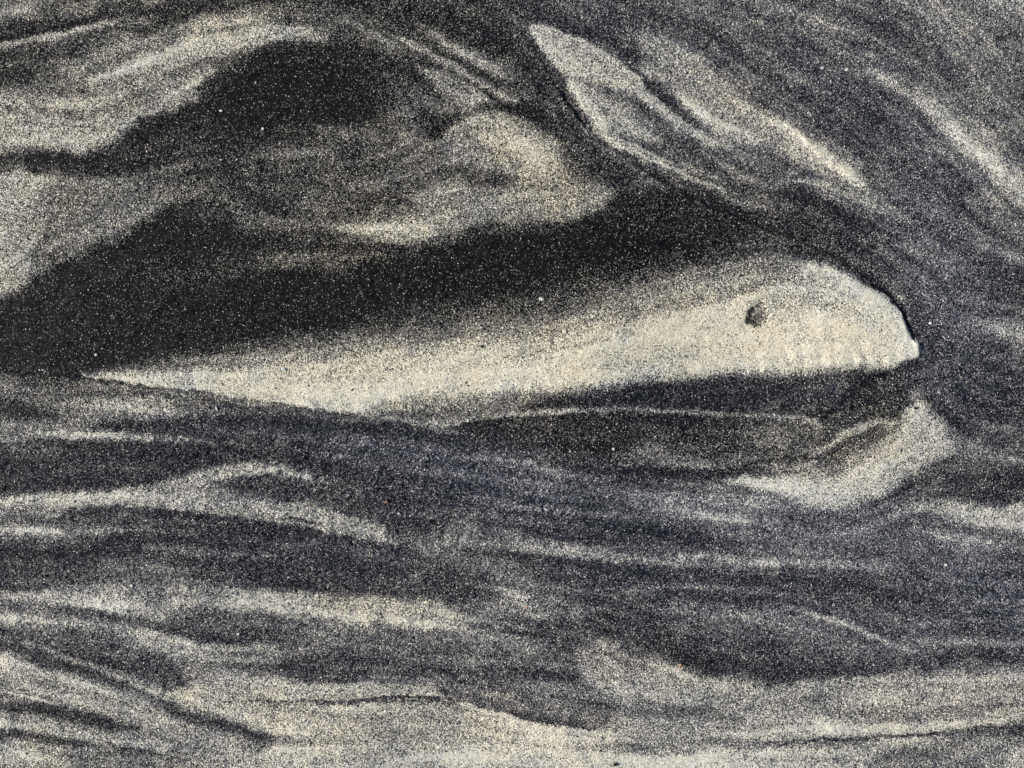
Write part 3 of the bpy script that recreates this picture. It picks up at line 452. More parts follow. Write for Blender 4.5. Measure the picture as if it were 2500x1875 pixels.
S('T', 112, 80, [(640,310,14,0.4),(780,345,22,0.7),(930,320,24,0.7),(1060,240,26,0.6),(1140,170,20,0.4)])
S('T', 138, 80, [(430,740,20,0.5),(560,770,24,0.7),(700,780,20,0.5)])
S('T', 96, 50, [(150,640,10,0.5),(200,700,14,0.6),(240,780,14,0.5)])
# many faint extra flow streaks in the lower half
_r = np.random.default_rng(99)
for k in range(46):
    x0 = _r.uniform(-100, 2100); y0 = _r.uniform(1090, 1640); ln = _r.uniform(150, 520)
    sl = (0.06 + 0.10 * math.sin(x0 / 500 + 1)) if x0 > 500 else 0.22 * (y0 - 1100) / 400
    if y0 > 1500 and x0 > 1300: sl = -0.08
    am = _r.uniform(6, 16)
    S('Z', float(_r.choice([60, 70, 118, 135])), _r.uniform(7, 22), [(x0, y0, 1, 0.1), (x0 + ln * 0.3, y0 + sl * ln * 0.3 - am * 0.5, _r.uniform(2, 6), 0.35), (x0 + ln * 0.65, y0 + sl * ln * 0.65, _r.uniform(2, 7), 0.4), (x0 + ln, y0 + sl * ln + am * 0.5, 1, 0.1)])

P('Z', 0.75, 120, [(-200,400),(380,400),(420,430),(200,560),(0,650),(-200,700)], ch='s')
P('Z', 0.35, 120, [(-200,640),(300,470),(800,560),(1300,470),(1700,540),(1000,700),(100,800),(-200,800)], ch='s')
P('Q', 112, 90, [(190,455),(420,470),(330,540),(180,640),(120,560)], 0.7)
S('Q', 142, 90, [(-60,480,40,0.6),(60,470,40,0.6),(40,620,50,0.6),(20,690,30,0.6)])
S('R', 0.95, 90, [(430,170,30),(600,280,40),(780,400,40)], 0.7, ch='w')
S('R', 0.9, 60, [(80,90,20),(200,200,30)], 0.5, ch='w')
S('R', 140, 40, [(380,150,10,0.4),(450,200,24,0.7),(540,260,24,0.6)])
P('Q', 64, 60, [(230,360),(420,350),(560,380),(480,420),(300,420)], 0.5)


# ------------------------------------------------------------------ turning the survey into fields
def catmull(pts, closed, n=7):
    p = np.array(pts, float)
    m = len(p)
    out = []
    segs = m if closed else m - 1
    for i in range(segs):
        if closed: p0, p1, p2, p3 = p[(i - 1) % m], p[i], p[(i + 1) % m], p[(i + 2) % m]
        else: p0, p1, p2, p3 = p[max(i - 1, 0)], p[i], p[i + 1], p[min(i + 2, m - 1)]
        for t in np.arange(n) / n:
            q = 0.5 * ((2 * p1) + (-p0 + p2) * t + (2 * p0 - 5 * p1 + 4 * p2 - p3) * t * t + (-p0 + 3 * p1 - 3 * p2 + p3) * t ** 3)
            q[2:] = p1[2:] * (1 - t) + p2[2:] * t
            out.append(q)
    if not closed: out.append(p[-1])
    return np.array(out)

MARG = 160
ST = 2
gx = np.arange(-MARG, W + MARG + 1, ST, dtype=np.float32)
gy = np.arange(-MARG, H + MARG + 1, ST, dtype=np.float32)
NX, NY = len(gx), len(gy)

def blur(a, r, n=2):
    """separable box blur, n passes, edge padded"""
    r = max(1, int(round(r)))
    for _ in range(n):
        for ax in (0, 1):
            b = np.moveaxis(a, ax, 0)
            pad = np.concatenate([np.repeat(b[:1], r + 1, 0), b, np.repeat(b[-1:], r, 0)], 0).astype(np.float64)
            c = np.cumsum(pad, 0)
            b = (c[2 * r + 1:] - c[:-2 * r - 1]) / (2 * r + 1)
            a = np.moveaxis(b, 0, ax)
    return a.astype(np.float32)

def vnoise(shape, cell, seed, aspect=1.0):
    """smooth value noise, about unit spread"""
    r = np.random.default_rng(seed)
    ny, nx = int(shape[0] / cell) + 3, int(shape[1] / (cell * aspect)) + 3
    g = r.standard_normal((ny, nx)).astype(np.float32)
    yy = np.arange(shape[0]) / cell; xx = np.arange(shape[1]) / (cell * aspect)
    iy = yy.astype(int); ix = xx.astype(int)
    fy = (yy - iy)[:, None]; fx = (xx - ix)[None, :]
    fy = fy * fy * (3 - 2 * fy); fx = fx * fx * (3 - 2 * fx)
    a = g[iy][:, ix]; b = g[iy][:, ix + 1]; c = g[iy + 1][:, ix]; d = g[iy + 1][:, ix + 1]
    return ((a * (1 - fx) + b * fx) * (1 - fy) + (c * (1 - fx) + d * fx) * fy).astype(np.float32) * 1.4

XX, YY = np.meshgrid(gx, gy)
wx = 7 * vnoise(XX.shape, 45, 1) + 3.0 * vnoise(XX.shape, 14, 2) + 1.2 * vnoise(XX.shape, 5, 3)
wy = 6 * vnoise(XX.shape, 45, 4) + 3.0 * vnoise(XX.shape, 14, 5) + 1.2 * vnoise(XX.shape, 5, 6)
WX, WY = XX + wx, YY + wy
# outlines that are crisp in the sand are warped less
WXs = XX + 1.1 * vnoise(XX.shape, 40, 41) + 1.6 * vnoise(XX.shape, 11, 42) + 1.0 * vnoise(XX.shape, 4, 43)
WYs = YY + 1.1 * vnoise(XX.shape, 40, 44) + 1.6 * vnoise(XX.shape, 11, 45) + 1.0 * vnoise(XX.shape, 4, 46)

def smooth(t):
    t = np.clip(t, 0, 1)
    return t * t * (3 - 2 * t)

FIELDS = {'v': np.full(XX.shape, 74, np.float32), 'h': np.zeros(XX.shape, np.float32), 'k': np.zeros(XX.shape, np.float32), 's': np.zeros(XX.shape, np.float32), 'w': np.full(XX.shape, 0.46, np.float32), 'c': np.zeros(XX.shape, np.float32), 'l': np.zeros(XX.shape, np.float32), 'r': np.zeros(XX.shape, np.float32)}

def apply(op):
    kind, ch = op[0], op[1]
    F = FIELDS[ch]
    V, a = op[2], op[3]
    if kind == 'P':
        pts = catmull(op[4], True)
        ext = pts[:, 2].max() * 0.6 + 16
        fmin = pts[:, 2].min()
    else:
        f = op[4]
        pts = catmull(op[5], False)
        ext = pts[:, 2].max() + f + 16
        fmin = min(f, pts[:, 2].min() * 2)
    sub = 1 if fmin < 22 else 2
    x0 = max(0, int((pts[:, 0].min() - ext + MARG) / ST)); x1 = min(NX, int((pts[:, 0].max() + ext + MARG) / ST) + 2)
    y0 = max(0, int((pts[:, 1].min() - ext + MARG) / ST)); y1 = min(NY, int((pts[:, 1].max() + ext + MARG) / ST) + 2)
    if x1 <= x0 or y1 <= y0: return
    sx, sy = (WXs, WYs) if (fmin < 12 or ch == 'h') else (WX, WY)
    X = sx[y0:y1:sub, x0:x1:sub]; Y = sy[y0:y1:sub, x0:x1:sub]
    best = np.full(X.shape, 1e9, np.float32); q1 = np.zeros(X.shape, np.float32); q2 = np.ones(X.shape, np.float32)
    inside = np.zeros(X.shape, bool)
    n = len(pts)
    for i in range(n if kind == 'P' else n - 1):
        p, q = pts[i], pts[(i + 1) % n]
        dx, dy = q[0] - p[0], q[1] - p[1]
        L = dx * dx + dy * dy + 1e-9
        t = np.clip(((X - p[0]) * dx + (Y - p[1]) * dy) / L, 0, 1)
        d = (X - p[0] - t * dx) ** 2 + (Y - p[1] - t * dy) ** 2
        if kind == 'S':
            d = np.sqrt(d) - (p[2] + t * (q[2] - p[2]))
        m = d < best
        best[m] = d[m]
        q1[m] = (p[2] + t * (q[2] - p[2]))[m]
        if kind == 'S': q2[m] = (p[3] + t * (q[3] - p[3]))[m]
        else:
            c = (p[1] > Y) != (q[1] > Y)
            if dy != 0:
                c &= X < (p[0] + (Y - p[1]) * dx / dy)
            inside ^= c
    if kind == 'P':
        sd = np.sqrt(best); sd[~inside] *= -1
        k = smooth(sd / np.maximum(q1, 1) + 0.5)
    else:
        k = smooth(0.5 - best / max(op[4], 1)) * q2
        # the stroke's strength also fades at its two ends by itself
    k = k * a
    if sub > 1:
        hh, ww = y1 - y0, x1 - x0
        iy = np.minimum(np.arange(hh) / sub, k.shape[0] - 1.001); ix = np.minimum(np.arange(ww) / sub, k.shape[1] - 1.001)
        iy = np.maximum(iy, 0); ix = np.maximum(ix, 0)
        a0 = iy.astype(int); b0 = ix.astype(int); fa = (iy - a0)[:, None]; fb = (ix - b0)[None, :]
        a1 = np.minimum(a0 + 1, k.shape[0] - 1); b1 = np.minimum(b0 + 1, k.shape[1] - 1)
        k = (k[a0][:, b0] * (1 - fb) + k[a0][:, b1] * fb) * (1 - fa) + (k[a1][:, b0] * (1 - fb) + k[a1][:, b1] * fb) * fa
    sl = (slice(y0, y1), slice(x0, x1))
    if ch == 'h': F[sl] += V * k
    else: F[sl] = F[sl] * (1 - k) + V * k

for op in OPS: apply(op)

# streaks that follow the bands: noise smeared along the local direction of the pattern
v0 = FIELDS['v']
v0 = v0 * (1 - 0.09 * FIELDS['k']) + 97 * 0.09 * FIELDS['k']
v0 = v0 + FIELDS['l'] * np.clip((165 - v0) / 100, 0, 1)
vs = blur(v0, 5)[::2, ::2]
gyy, gxx = np.gradient(vs)
Jxx, Jyy, Jxy = blur(gxx * gxx, 14), blur(gyy * gyy, 14), blur(gxx * gyy, 14)
e = 0.02
theta = 0.5 * np.arctan2(2 * Jxy, (Jxx - Jyy - e)) + math.pi / 2
dxs, dys = np.cos(theta).astype(np.float32), np.sin(theta).astype(np.float32)
hh, ww = vs.shape
def lic(src, steps, step=1.0):
    acc = src.copy(); cnt = 1
    for sgn in (1, -1):
        px, py = np.meshgrid(np.arange(ww, dtype=np.float32), np.arange(hh, dtype=np.float32))
        dx, dy = dxs * sgn, dys * sgn
        for _ in range(steps):
            px += dx * step; py += dy * step
            ix = np.clip(px + 0.5, 0, ww - 1).astype(int); iy = np.clip(py + 0.5, 0, hh - 1).astype(int)
            acc += src[iy, ix]; cnt += 1
            nx_, ny_ = dxs[iy, ix], dys[iy, ix]
            s = np.where(nx_ * dx + ny_ * dy < 0, -1, 1)
            dx, dy = nx_ * s, ny_ * s
    acc /= cnt
    return (acc - acc.mean()) / acc.std()
st1 = lic(vnoise((hh, ww), 4, 11) + 0.5 * vnoise((hh, ww), 2, 12), 26)
st2 = lic(vnoise((hh, ww), 9, 13), 34, 1.5)
def up(a):
    b = np.repeat(np.repeat(a, 2, 0), 2, 1)[:NY, :NX]
    return blur(b, 1, 1)
st1, st2 = up(st1), up(st2)
cl = 0.6 * vnoise(XX.shape, 30, 21) + 0.5 * vnoise(XX.shape, 12, 22) + 0.4 * vnoise(XX.shape, 5, 23)
amp = (1 - FIELDS['s']) * np.clip((225 - v0) / 120, 0.15, 1)                       # the clean pale lobes are even
TONE = v0 * np.exp(amp * (0.12 * st1 + 0.075 * st2 + 0.06 * cl))
TONE = np.clip(TONE, 18, 215)

if globals().get('PREVIEW'):
    raise SystemExit

# ------------------------------------------------------------------ fractions and relief
LIN_DARK, LIN_PALE = 0.0135, 0.60
lin = (TONE / 255.0) ** 2.2
LIN_GREY = 0.15
f0 = np.clip((lin - LIN_DARK) / (LIN_PALE - LIN_DARK), 0, 1)
GREY = np.clip(np.minimum(f0 * 2.6 + 0.045, (1 - f0) * 0.75), 0, 0.5)
GREY = blur(GREY, 2).astype(np.float32)
FRAC = np.clip((lin - LIN_DARK - GREY * (LIN_GREY - LIN_DARK)) / (LIN_PALE - LIN_DARK), 0.004, 0.975).astype(np.float32)
tn = blur(v0, 2) / 255.0
def oblique(la, lb, ang, seed):
    g = np.random.default_rng(seed).standard_normal((512, 512)).astype(np.float32)
    u = ((XX + wx) * math.cos(ang) + (YY + wy) * math.sin(ang)) / la + 900; w = (-(XX + wx) * math.sin(ang) + (YY + wy) * math.cos(ang)) / lb + 900
    a, b = np.floor(u).astype(int), np.floor(w).astype(int); fu, fw = smooth(u - a), smooth(w - b)
    G = lambda i, j: g[j % 512, i % 512]
    return ((G(a, b) * (1 - fu) + G(a + 1, b) * fu) * (1 - fw) + (G(a, b + 1) * (1 - fu) + G(a + 1, b + 1) * fu) * fw) * 1.4
rough = 0.55 + 0.9 * smooth((FIELDS['r'] ))
hm = blur(FIELDS['h'], 1, 1) + 0.9 * tn + 0.22 * st2 + 0.14 * st1 + 0.12 * vnoise(XX.shape, 22, 31) + rough * (0.10 * vnoise(XX.shape, 9, 32) + 0.05 * vnoise(XX.shape, 4, 33, 1.6) + 0.03 * vnoise(XX.shape, 2, 35)) + (0.10 + smooth(FIELDS['r'])) * (0.15 * oblique(20, 8, -0.42, 36) + 0.10 * oblique(12, 5, -0.55, 37))
hm = hm + 1.2 * vnoise(XX.shape, 160, 34) 
HGT = (hm * MM).astype(np.float32)
HGT -= float(HGT.mean())

# ------------------------------------------------------------------ the sand bed: one sheet, finely meshed here, coarser outwards to the horizon
def extend(g):
    out, s = [], ST
    x = 0.0
    while x * PX < 60:
        s *= 1.16
        x += s
        out.append(x)
    out = np.array(out)
    return np.concatenate([g[0] - out[::-1], g, g[-1] + out]), len(out)
ex, nox = extend(gx.astype(np.float64)); ey, noy = extend(gy.astype(np.float64))
ix = np.clip(np.arange(len(ex)) - nox, 0, NX - 1); iy = np.clip(np.arange(len(ey)) - noy, 0, NY - 1)
PXX, PYY = np.meshgrid(ex, ey)
Z = HGT[iy][:, ix].astype(np.float64)
dist = np.hypot(PXX - np.clip(PXX, gx[0], gx[-1]), PYY - np.clip(PYY, gy[0], gy[-1])) * PX
far = smooth(dist / 0.10)
Z = Z * (1 - far) + far * 0.004 * np.sin(PXX * PX * 9 + 2 * np.sin(PYY * PX * 5)) * (dist < 8)
jit = np.random.default_rng(5)
JX = PXX + jit.uniform(-0.5, 0.5, PXX.shape) * (far == 0); JY = PYY + jit.uniform(-0.5, 0.5, PXX.shape) * (far == 0)
co = np.empty((PXX.size, 3), np.float32)
co[:, 0] = ((JX - W / 2) * PX).ravel(); co[:, 1] = ((H / 2 - JY) * PX).ravel(); co[:, 2] = Z.ravel()
ny_, nx_ = PXX.shape
idx = np.arange(ny_ * nx_).reshape(ny_, nx_)
quads = np.stack([idx[:-1, :-1], idx[1:, :-1], idx[1:, 1:], idx[:-1, 1:]], -1).reshape(-1, 4)

def make_mesh(name, co, faces, k):
    me = bpy.data.meshes.new(name)
    n = len(faces)
    me.vertices.add(len(co)); me.vertices.foreach_set('co', np.ascontiguousarray(co, np.float32).ravel())
    me.loops.add(n * k); me.loops.foreach_set('vertex_index', np.ascontiguousarray(faces, np.int32).ravel())
    me.polygons.add(n)
    me.polygons.foreach_set('loop_start', np.arange(0, n * k, k, dtype=np.int32))
    me.polygons.foreach_set('loop_total', np.full(n, k, np.int32))
    me.update(calc_edges=True)
    return me
def attr(me, name, vals):
    a = me.attributes.new(name, 'FLOAT', 'POINT')
    a.data.foreach_set('value', np.ascontiguousarray(vals, np.float32).ravel())

bed = make_mesh('sand', co, quads, 4)
bed.shade_smooth()
def spread(F): return F[iy][:, ix]
attr(bed, 'pale', spread(FRAC))
attr(bed, 'grey', spread(FRAC + GREY))
attr(bed, 'warm', spread(blur(FIELDS['w'], 8) + 0.12 * cl))
attr(bed, 'sky_tint', spread(blur(FIELDS['c'], 8)))
attr(bed, 'far', far)

# ------------------------------------------------------------------ materials
def N(t, kind, **kw):
    n = t.nodes.new(kind)
    for k, v in kw.items(): setattr(n, k, v)
    return n
def math_n(t, op, a, b=None, c=None, clamp=False):
    n = N(t, 'ShaderNodeMath', operation=op, use_clamp=clamp)
    for i, v in enumerate((a, b, c)):
        if v is None: continue
        if isinstance(v, (int, float)): n.inputs[i].default_value = v
        else: t.links.new(v, n.inputs[i])
    return n.outputs[0]
def mix_c(t, fac, a, b):
    n = N(t, 'ShaderNodeMix', data_type='RGBA')
    for s, v in ((n.inputs[0], fac), (n.inputs[6], a), (n.inputs[7], b)):
        if isinstance(v, tuple): s.default_value = (*v, 1)
        elif isinstance(v, (int, float)): s.default_value = v
        else: t.links.new(v, s)
    return n.outputs[2]
def att(t, name):
    return N(t, 'ShaderNodeAttribute', attribute_name=name).outputs['Fac']

PALE_N, PALE_W = (0.615, 0.612, 0.555), (0.705, 0.64, 0.47)
DARK_N, DARK_SKY = (0.0050, 0.0051, 0.0053), (0.014, 0.0165, 0.0235)  # darks: neutral, and with the sky's blue put in

def scaled(t, col, f):
    v = N(t, 'ShaderNodeVectorMath', operation='SCALE')
    if isinstance(col, tuple): v.inputs[0].default_value = col
    else: t.links.new(col, v.inputs[0])
    t.links.new(f, v.inputs['Scale'])
    return v.outputs[0]
def grain_colour(t, is_pale, is_grey, bright, tint, warm, sky_tint):
    """bright, tint: random per grain, 0..1"""
    wf = math_n(t, 'ADD', math_n(t, 'MULTIPLY', tint, 0.4), math_n(t, 'SUBTRACT', warm, 0.30), clamp=True)
    pale = mix_c(t, wf, PALE_N, PALE_W)
    pale = mix_c(t, math_n(t, 'MULTIPLY', sky_tint, 0.35), pale, (0.55, 0.555, 0.58))
    pale = scaled(t, pale, math_n(t, 'MULTIPLY_ADD', bright, 0.6, 0.60))
    grey = mix_c(t, math_n(t, 'ADD', math_n(t, 'MULTIPLY', tint, 0.25), sky_tint, clamp=True), mix_c(t, wf, (0.155, 0.155, 0.152), (0.19, 0.165, 0.12)), (0.150, 0.153, 0.180))
    grey = scaled(t, grey, math_n(t, 'MULTIPLY_ADD', bright, 1.1, 0.45))
    dark = mix_c(t, math_n(t, 'ADD', math_n(t, 'MULTIPLY', tint, 0.12), sky_tint, clamp=True), DARK_N, DARK_SKY)
    dark = scaled(t, dark, math_n(t, 'MULTIPLY_ADD', math_n(t, 'POWER', bright, 4.0), 5.0, 0.4))
    return mix_c(t, is_pale, mix_c(t, is_grey, dark, grey), pale)

m = bpy.data.materials.new('black_and_pale_sand')
m.use_nodes = True
t = m.node_tree
bs = t.nodes['Principled BSDF']
tc = N(t, 'ShaderNodeTexCoord')
def voro(cell_px, off):
    mp = N(t, 'ShaderNodeMapping'); mp.inputs['Location'].default_value = off; mp.inputs['Rotation'].default_value = (0, 0, off[0] * 3)
    t.links.new(tc.outputs['Object'], mp.inputs[0])
    v = N(t, 'ShaderNodeTexVoronoi', voronoi_dimensions='2D', feature='F1')
    v.inputs['Scale'].default_value = 1 / (cell_px * PX)
    t.links.new(mp.outputs[0], v.inputs['Vector'])
    s = N(t, 'ShaderNodeSeparateColor'); t.links.new(v.outputs['Color'], s.inputs[0])
    return v, s
v1, s1 = voro(2.25, (0.31, 0.17, 0))
v2, s2 = voro(1.85, (0.77, 0.43, 0))
# far from the surveyed patch the same kind of bands go on
mpf = N(t, 'ShaderNodeMapping'); mpf.inputs['Scale'].default_value = (5, 22, 1); mpf.inputs['Rotation'].default_value = (0, 0, 0.15)
t.links.new(tc.outputs['Object'], mpf.inputs[0])
nf = N(t, 'ShaderNodeTexNoise'); nf.inputs['Scale'].default_value = 1.0; nf.inputs['Detail'].default_value = 6; nf.inputs['Distortion'].default_value = 1.5
t.links.new(mpf.outputs[0], nf.inputs['Vector'])
fr = N(t, 'ShaderNodeMapRange', interpolation_type='SMOOTHSTEP'); fr.inputs[1].default_value = 0.42; fr.inputs[2].default_value = 0.66; fr.inputs[3].default_value = 0.06; fr.inputs[4].default_value = 0.7
t.links.new(nf.outputs[0], fr.inputs[0])
fm = N(t, 'ShaderNodeMix', data_type='FLOAT'); t.links.new(att(t, 'far'), fm.inputs[0]); t.links.new(att(t, 'pale'), fm.inputs[2]); t.links.new(fr.outputs[0], fm.inputs[3])
pale_f = fm.outputs[0]
grey_f = math_n(t, 'MAXIMUM', att(t, 'grey'), math_n(t, 'MULTIPLY', pale_f, 1.5))
def pick(rand):
    return math_n(t, 'LESS_THAN', rand, pale_f), math_n(t, 'LESS_THAN', rand, grey_f)
warm, sky_tint = att(t, 'warm'), att(t, 'sky_tint')
c1 = grain_colour(t, *pick(s1.outputs[0]), s1.outputs[1], s1.outputs[2], warm, sky_tint)
c2 = grain_colour(t, *pick(s2.outputs[0]), s2.outputs[1], s2.outputs[2], warm, sky_tint)
upper = math_n(t, 'LESS_THAN', v1.outputs['Distance'], 0.50)
col = mix_c(t, upper, c2, c1)
t.links.new(col, bs.inputs['Base Color'])
# each grain is its own little facet: tilt the normal per grain and round it off
rv = mix_c(t, upper, v2.outputs['Color'], v1.outputs['Color'])
sub = N(t, 'ShaderNodeVectorMath', operation='SUBTRACT'); t.links.new(rv, sub.inputs[0]); sub.inputs[1].default_value = (0.5, 0.5, 0.5)
scl = N(t, 'ShaderNodeVectorMath', operation='MULTIPLY'); t.links.new(sub.outputs[0], scl.inputs[0]); scl.inputs[1].default_value = (0.5, 0.5, 0.0)
geo = N(t, 'ShaderNodeNewGeometry')
add = N(t, 'ShaderNodeVectorMath', operation='ADD'); t.links.new(geo.outputs['Normal'], add.inputs[0]); t.links.new(scl.outputs[0], add.inputs[1])
nrm = N(t, 'ShaderNodeVectorMath', operation='NORMALIZE'); t.links.new(add.outputs[0], nrm.inputs[0])
t.links.new(nrm.outputs[0], bs.inputs['Normal'])
bs.inputs['Roughness'].default_value = 0.6
bs.inputs['Specular IOR Level'].default_value = 0.06
bed.materials.append(m)
sand = bpy.data.objects.new('sand', bed)
scene.collection.objects.link(sand)
sand['kind'] = 'structure'

def link(name, me, mat):
    o = bpy.data.objects.new(name, me)
    me.materials.append(mat)
    scene.collection.objects.link(o)
    return o

# ------------------------------------------------------------------ loose grains lying on the bed (uncountable): real little stones
def sample(F, x, y):
    fx = np.clip((x + MARG) / ST, 0, NX - 1.01); fy = np.clip((y + MARG) / ST, 0, NY - 1.01)
    a, b = fy.astype(int), fx.astype(int); u, v = fy - a, fx - b
    return (F[a, b] * (1 - v) + F[a, b + 1] * v) * (1 - u) + (F[a + 1, b] * (1 - v) + F[a + 1, b + 1] * v) * u
NG = 220000
px_ = rng.uniform(-MARG + 10, W + MARG - 10, NG); py_ = rng.uniform(-MARG + 10, H + MARG - 10, NG)
NF = 26000                                                       # flat black flakes, coarser than the rest, thinning out over the clean pale lobes
rad = rng.lognormal(0.14, 0.28, NG)
rad[:NF] = rng.lognormal(0.42, 0.25, NF)
rej = rng.random(NF) > 0.16 + 1.0 * (1 - sample(f0, px_[:NF], py_[:NF]))
rad[:NF][rej] *= 0.35                              # about 0.3 mm
octa = np.array([(1, 0, 0), (-1, 0, 0), (0, 1, 0), (0, -1, 0), (0, 0, 1), (0, 0, -1)], np.float32)
of = np.array([(0, 2, 4), (2, 1, 4), (1, 3, 4), (3, 0, 4), (2, 0, 5), (1, 2, 5), (3, 1, 5), (0, 3, 5)])
V = octa[None] * rng.uniform(0.7, 1.15, (NG, 6, 1)) + rng.normal(0, 0.12, (NG, 6, 3))
V[:NF, :, 0] *= 1.35
V *= np.stack([rng.uniform(0.85, 1.35, NG), rng.uniform(0.7, 1.0, NG), rng.uniform(0.6, 0.95, NG)], -1)[:, None]
q = rng.normal(size=(NG, 4)); q /= np.linalg.norm(q, axis=1, keepdims=True)
w_, x_, y_, z_ = q.T
R = np.stack([1 - 2 * (y_ * y_ + z_ * z_), 2 * (x_ * y_ - z_ * w_), 2 * (x_ * z_ + y_ * w_), 2 * (x_ * y_ + z_ * w_), 1 - 2 * (x_ * x_ + z_ * z_), 2 * (y_ * z_ - x_ * w_), 2 * (x_ * z_ - y_ * w_), 2 * (y_ * z_ + x_ * w_), 1 - 2 * (x_ * x_ + y_ * y_)], -1).reshape(NG, 3, 3)
V = np.einsum('nij,nkj->nki', R, V) * (rad * PX)[:, None, None]
V[:, :, 0] += ((px_ - W / 2) * PX)[:, None]; V[:, :, 1] += ((H / 2 - py_) * PX)[:, None]
V[:, :, 2] += (sample(HGT, px_, py_) + 0.15 * rad * PX)[:, None]
faces = (of[None] + (np.arange(NG) * 6)[:, None, None]).reshape(-1, 3)
gm = make_mesh('loose_sand_grains', V.reshape(-1, 3), faces, 3)
rc = rng.random(NG); fp = sample(FRAC, px_, py_)
rc[:NF] = 1.0
attr(gm, 'is_pale', np.repeat(rc < fp, 6))
attr(gm, 'is_grey', np.repeat(rc < fp + sample(GREY, px_, py_), 6))
attr(gm, 'bright', np.repeat(rng.random(NG), 6))
attr(gm, 'tint', np.repeat(rng.random(NG), 6))
attr(gm, 'warm', np.repeat(sample(FIELDS['w'], px_, py_), 6))
attr(gm, 'sky_tint', np.repeat(sample(FIELDS['c'], px_, py_), 6))
m2 = bpy.data.materials.new('loose_grain')
m2.use_nodes = True
t = m2.node_tree
b2 = t.nodes['Principled BSDF']
t.links.new(grain_colour(t, att(t, 'is_pale'), att(t, 'is_grey'), att(t, 'bright'), att(t, 'tint'), att(t, 'warm'), att(t, 'sky_tint')), b2.inputs['Base Color'])
b2.inputs['Roughness'].default_value = 0.4
b2.inputs['Specular IOR Level'].default_value = 0.15
go = link('loose_sand_grains', gm, m2)
go['kind'] = 'stuff'
go['label'] = 'loose black and pale grains strewn over the banded sand'
go['category'] = 'sand grains'

# ------------------------------------------------------------------ chips, shell pieces and single large grains one can point at
def stone_material(name, col, rough=0.5):
    mt = bpy.data.materials.new(name)
    mt.use_nodes = True
    t = mt.node_tree
    b = t.nodes['Principled BSDF']
    tc = N(t, 'ShaderNodeTexCoord')
    nz = N(t, 'ShaderNodeTexNoise'); nz.inputs['Scale'].default_value = 1800; nz.inputs['Detail'].default_value = 4
    t.links.new(tc.outputs['Object'], nz.inputs['Vector'])
    dk = tuple(c * 0.72 for c in col)
    t.links.new(mix_c(t, nz.outputs[0], dk, col), b.inputs['Base Color'])
    bp = N(t, 'ShaderNodeBump'); bp.inputs['Strength'].default_value = 0.4; bp.inputs['Distance'].default_value = 0.0001
    t.links.new(nz.outputs[0], bp.inputs['Height']); t.links.new(bp.outputs[0], b.inputs['Normal'])
    b.inputs['Roughness'].default_value = rough
    return mt
SM = dict(white=stone_material('white_shell', (0.72, 0.72, 0.70), 0.35), cream=stone_material('cream_shell', (0.74, 0.70, 0.57), 0.45),
          grey=stone_material('pale_grey_stone', (0.6, 0.6, 0.6)), black=stone_material('black_mineral', (0.008, 0.008, 0.008), 0.4),
          brown=stone_material('brown_stone', (0.30, 0.15, 0.09)), orange=stone_material('orange_shell', (0.62, 0.30, 0.16)))
import bmesh
def chip(name, cat, label, x, y, lx, ly, rot, mat, seed, thick=0.45, bend=0.0):
    """an angular, slightly cupped chip: convex hull of jittered points, then optional bend"""
    r = np.random.default_rng(seed)
    bm = bmesh.new()
    for k in range(16):
        a = k / 16 * 2 * math.pi + r.uniform(-0.15, 0.15)
        rr = r.uniform(0.82, 1.08)
        for zz, s in ((-0.5, 0.86), (0.15, 1.0), (0.5, 0.72)):
            bm.verts.new((math.cos(a) * rr * s * lx / 2, math.sin(a) * rr * s * ly / 2, zz * thick * min(lx, ly)))
    res = bmesh.ops.convex_hull(bm, input=bm.verts)
    bmesh.ops.delete(bm, geom=list({e for e in list(res['geom_interior']) + list(res['geom_unused']) if isinstance(e, bmesh.types.BMVert)}), context='VERTS')
    if bend:
        bmesh.ops.subdivide_edges(bm, edges=bm.edges[:], cuts=2)
        for v in bm.verts: v.co.y += bend * (v.co.x / (lx / 2)) ** 2 * ly
    for v in bm.verts: v.co *= PX
    me = bpy.data.meshes.new(name)
    bm.to_mesh(me); bm.free()
    o = link(name, me, SM[mat])
    z = float(sample(HGT, np.array([x]), np.array([y]))[0])
    o.location = ((x - W / 2) * PX, (H / 2 - y) * PX, z + 0.28 * thick * min(lx, ly) * PX + 0.00012)
    o.rotation_euler = (r.uniform(-0.12, 0.12), r.uniform(-0.12, 0.12), math.radians(rot))
    o['label'] = label; o['category'] = cat
    return o
chip('shell_chip', 'shell', 'white oblong shell chip lying on the wide black sand above the cream belly', 1321, 732, 14, 8, -15, 'white', 1)
chip('shell_chip', 'shell', 'cream three-cornered shell chip at the speckled top of the cream belly', 1377, 811, 12, 11, -30, 'cream', 2)
chip('shell_chip', 'shell', 'round off-white shell chip on the speckled narrow tail of the cream belly', 694, 901, 11, 8, 5, 'white', 3)
chip('shell_sliver', 'shell', 'thin upright white shell sliver casting a shadow just below the dark sand step', 526, 998, 15, 4.5, -72, 'white', 4, 1.1, 0.35)
chip('pebble', 'pebble', 'round brown pebble on dark sand, the only brown one', 939, 1229, 10, 8, 40, 'brown', 5, 0.7)
chip('shell_flake', 'shell', 'small slanting rust-orange flake on grey mixed sand', 1285, 1488, 10, 5, 45, 'orange', 6)
chip('shell_flake', 'shell', 'small peach-orange flake on pale sand below the dark bank', 1663, 1628, 8, 6, 10, 'orange', 7)
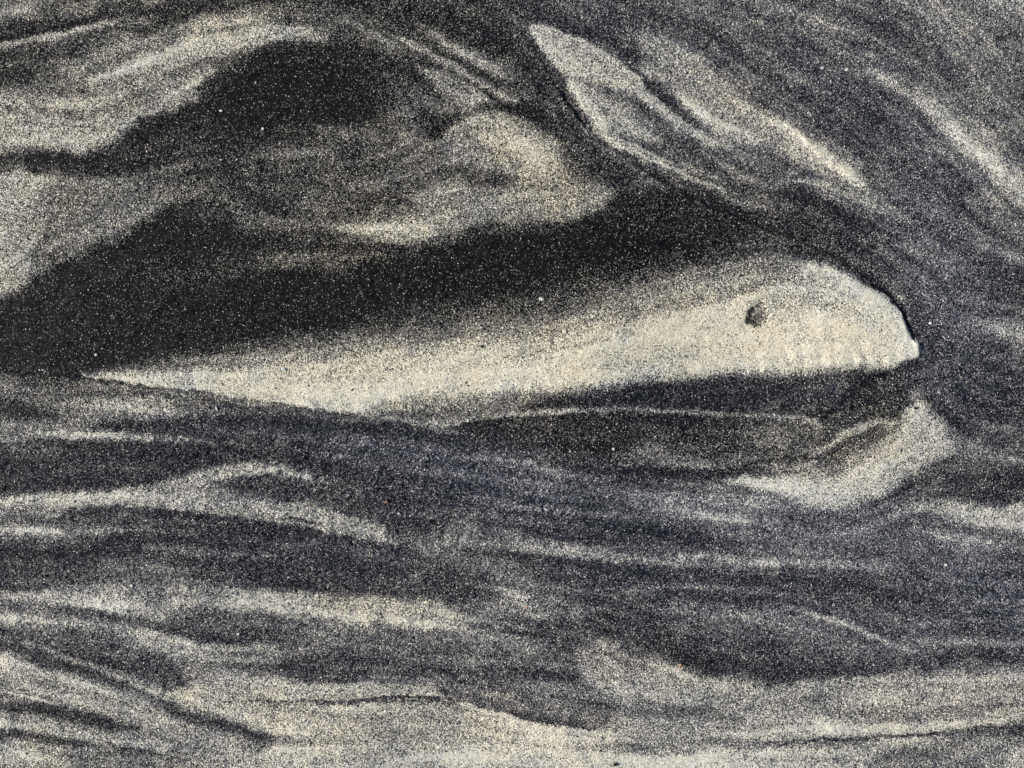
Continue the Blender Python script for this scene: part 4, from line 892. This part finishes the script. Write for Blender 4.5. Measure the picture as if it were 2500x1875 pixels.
chip('pebble', 'pebble', 'round black pebble on the pale sand at the bottom edge', 1502, 1866, 10, 9, 20, 'black', 8, 0.8)
chip('pebble', 'pebble', 'whitish pebble in the black sand above the pointed tail of the belly', 232, 866, 8, 7, 0, 'grey', 9, 0.6)
chip('pebble', 'pebble', 'white pebble beside the dark streak inside the pale leaf shape', 1589, 267, 8, 7, 0, 'white', 10, 0.6)
chip('shell_chip', 'shell', 'white shell chip on blue-grey sand out past the blunt snout', 2265, 790, 8, 8, 60, 'white', 11)
chip('shell_chip', 'shell', 'tiny cream oval shell chip on grey sand below the large dark band', 315, 1433, 7, 9, 20, 'cream', 12)
chip('shell_sliver', 'shell', 'long pale tilted shell sliver on clean cream sand near the bottom', 750, 1765, 18, 4, 62, 'white', 13, 0.5)
chip('pebble', 'pebble', 'pale grey pebble on dark sand beside the short grey streak, top right', 2001, 173, 8, 7, 0, 'grey', 14, 0.6)
chip('shell_chip', 'shell', 'cream shell chip at the upper tip of the right-hand pale streak', 2060, 177, 8, 6, 30, 'cream', 15)
chip('pebble', 'pebble', 'round black pebble among the specks in the upper belly', 1177, 847, 8, 7, 0, 'black', 16, 0.8)
chip('pebble', 'pebble', 'tiny white pebble in the black sand below the thin lip line', 1497, 1096, 7, 7, 0, 'white', 17, 0.6)
chip('pebble', 'pebble', 'tiny pale pebble on dark sand a little below the brown pebble', 970, 1258, 7, 6, 0, 'grey', 18, 0.6)
chip('shell_chip', 'shell', 'white shell chip near the upper edge of the black arch', 542, 273, 9, 6, 0, 'white', 19)
chip('pebble', 'pebble', 'white pebble in the middle of the black arch', 645, 318, 7, 8, 30, 'white', 20, 0.6)
chip('pebble', 'pebble', 'black pebble at the upper tip of the pale tongue under the snout', 2227, 996, 8, 7, 0, 'black', 21, 0.8)
chip('pebble', 'pebble', 'cream pebble beside a small hollow on the grey slope at far right', 2318, 1383, 8, 7, 0, 'cream', 22, 0.6)
chip('pebble', 'pebble', 'small white pebble on grey sand left of the dark bank', 577, 1552, 7, 7, 0, 'white', 23, 0.6)
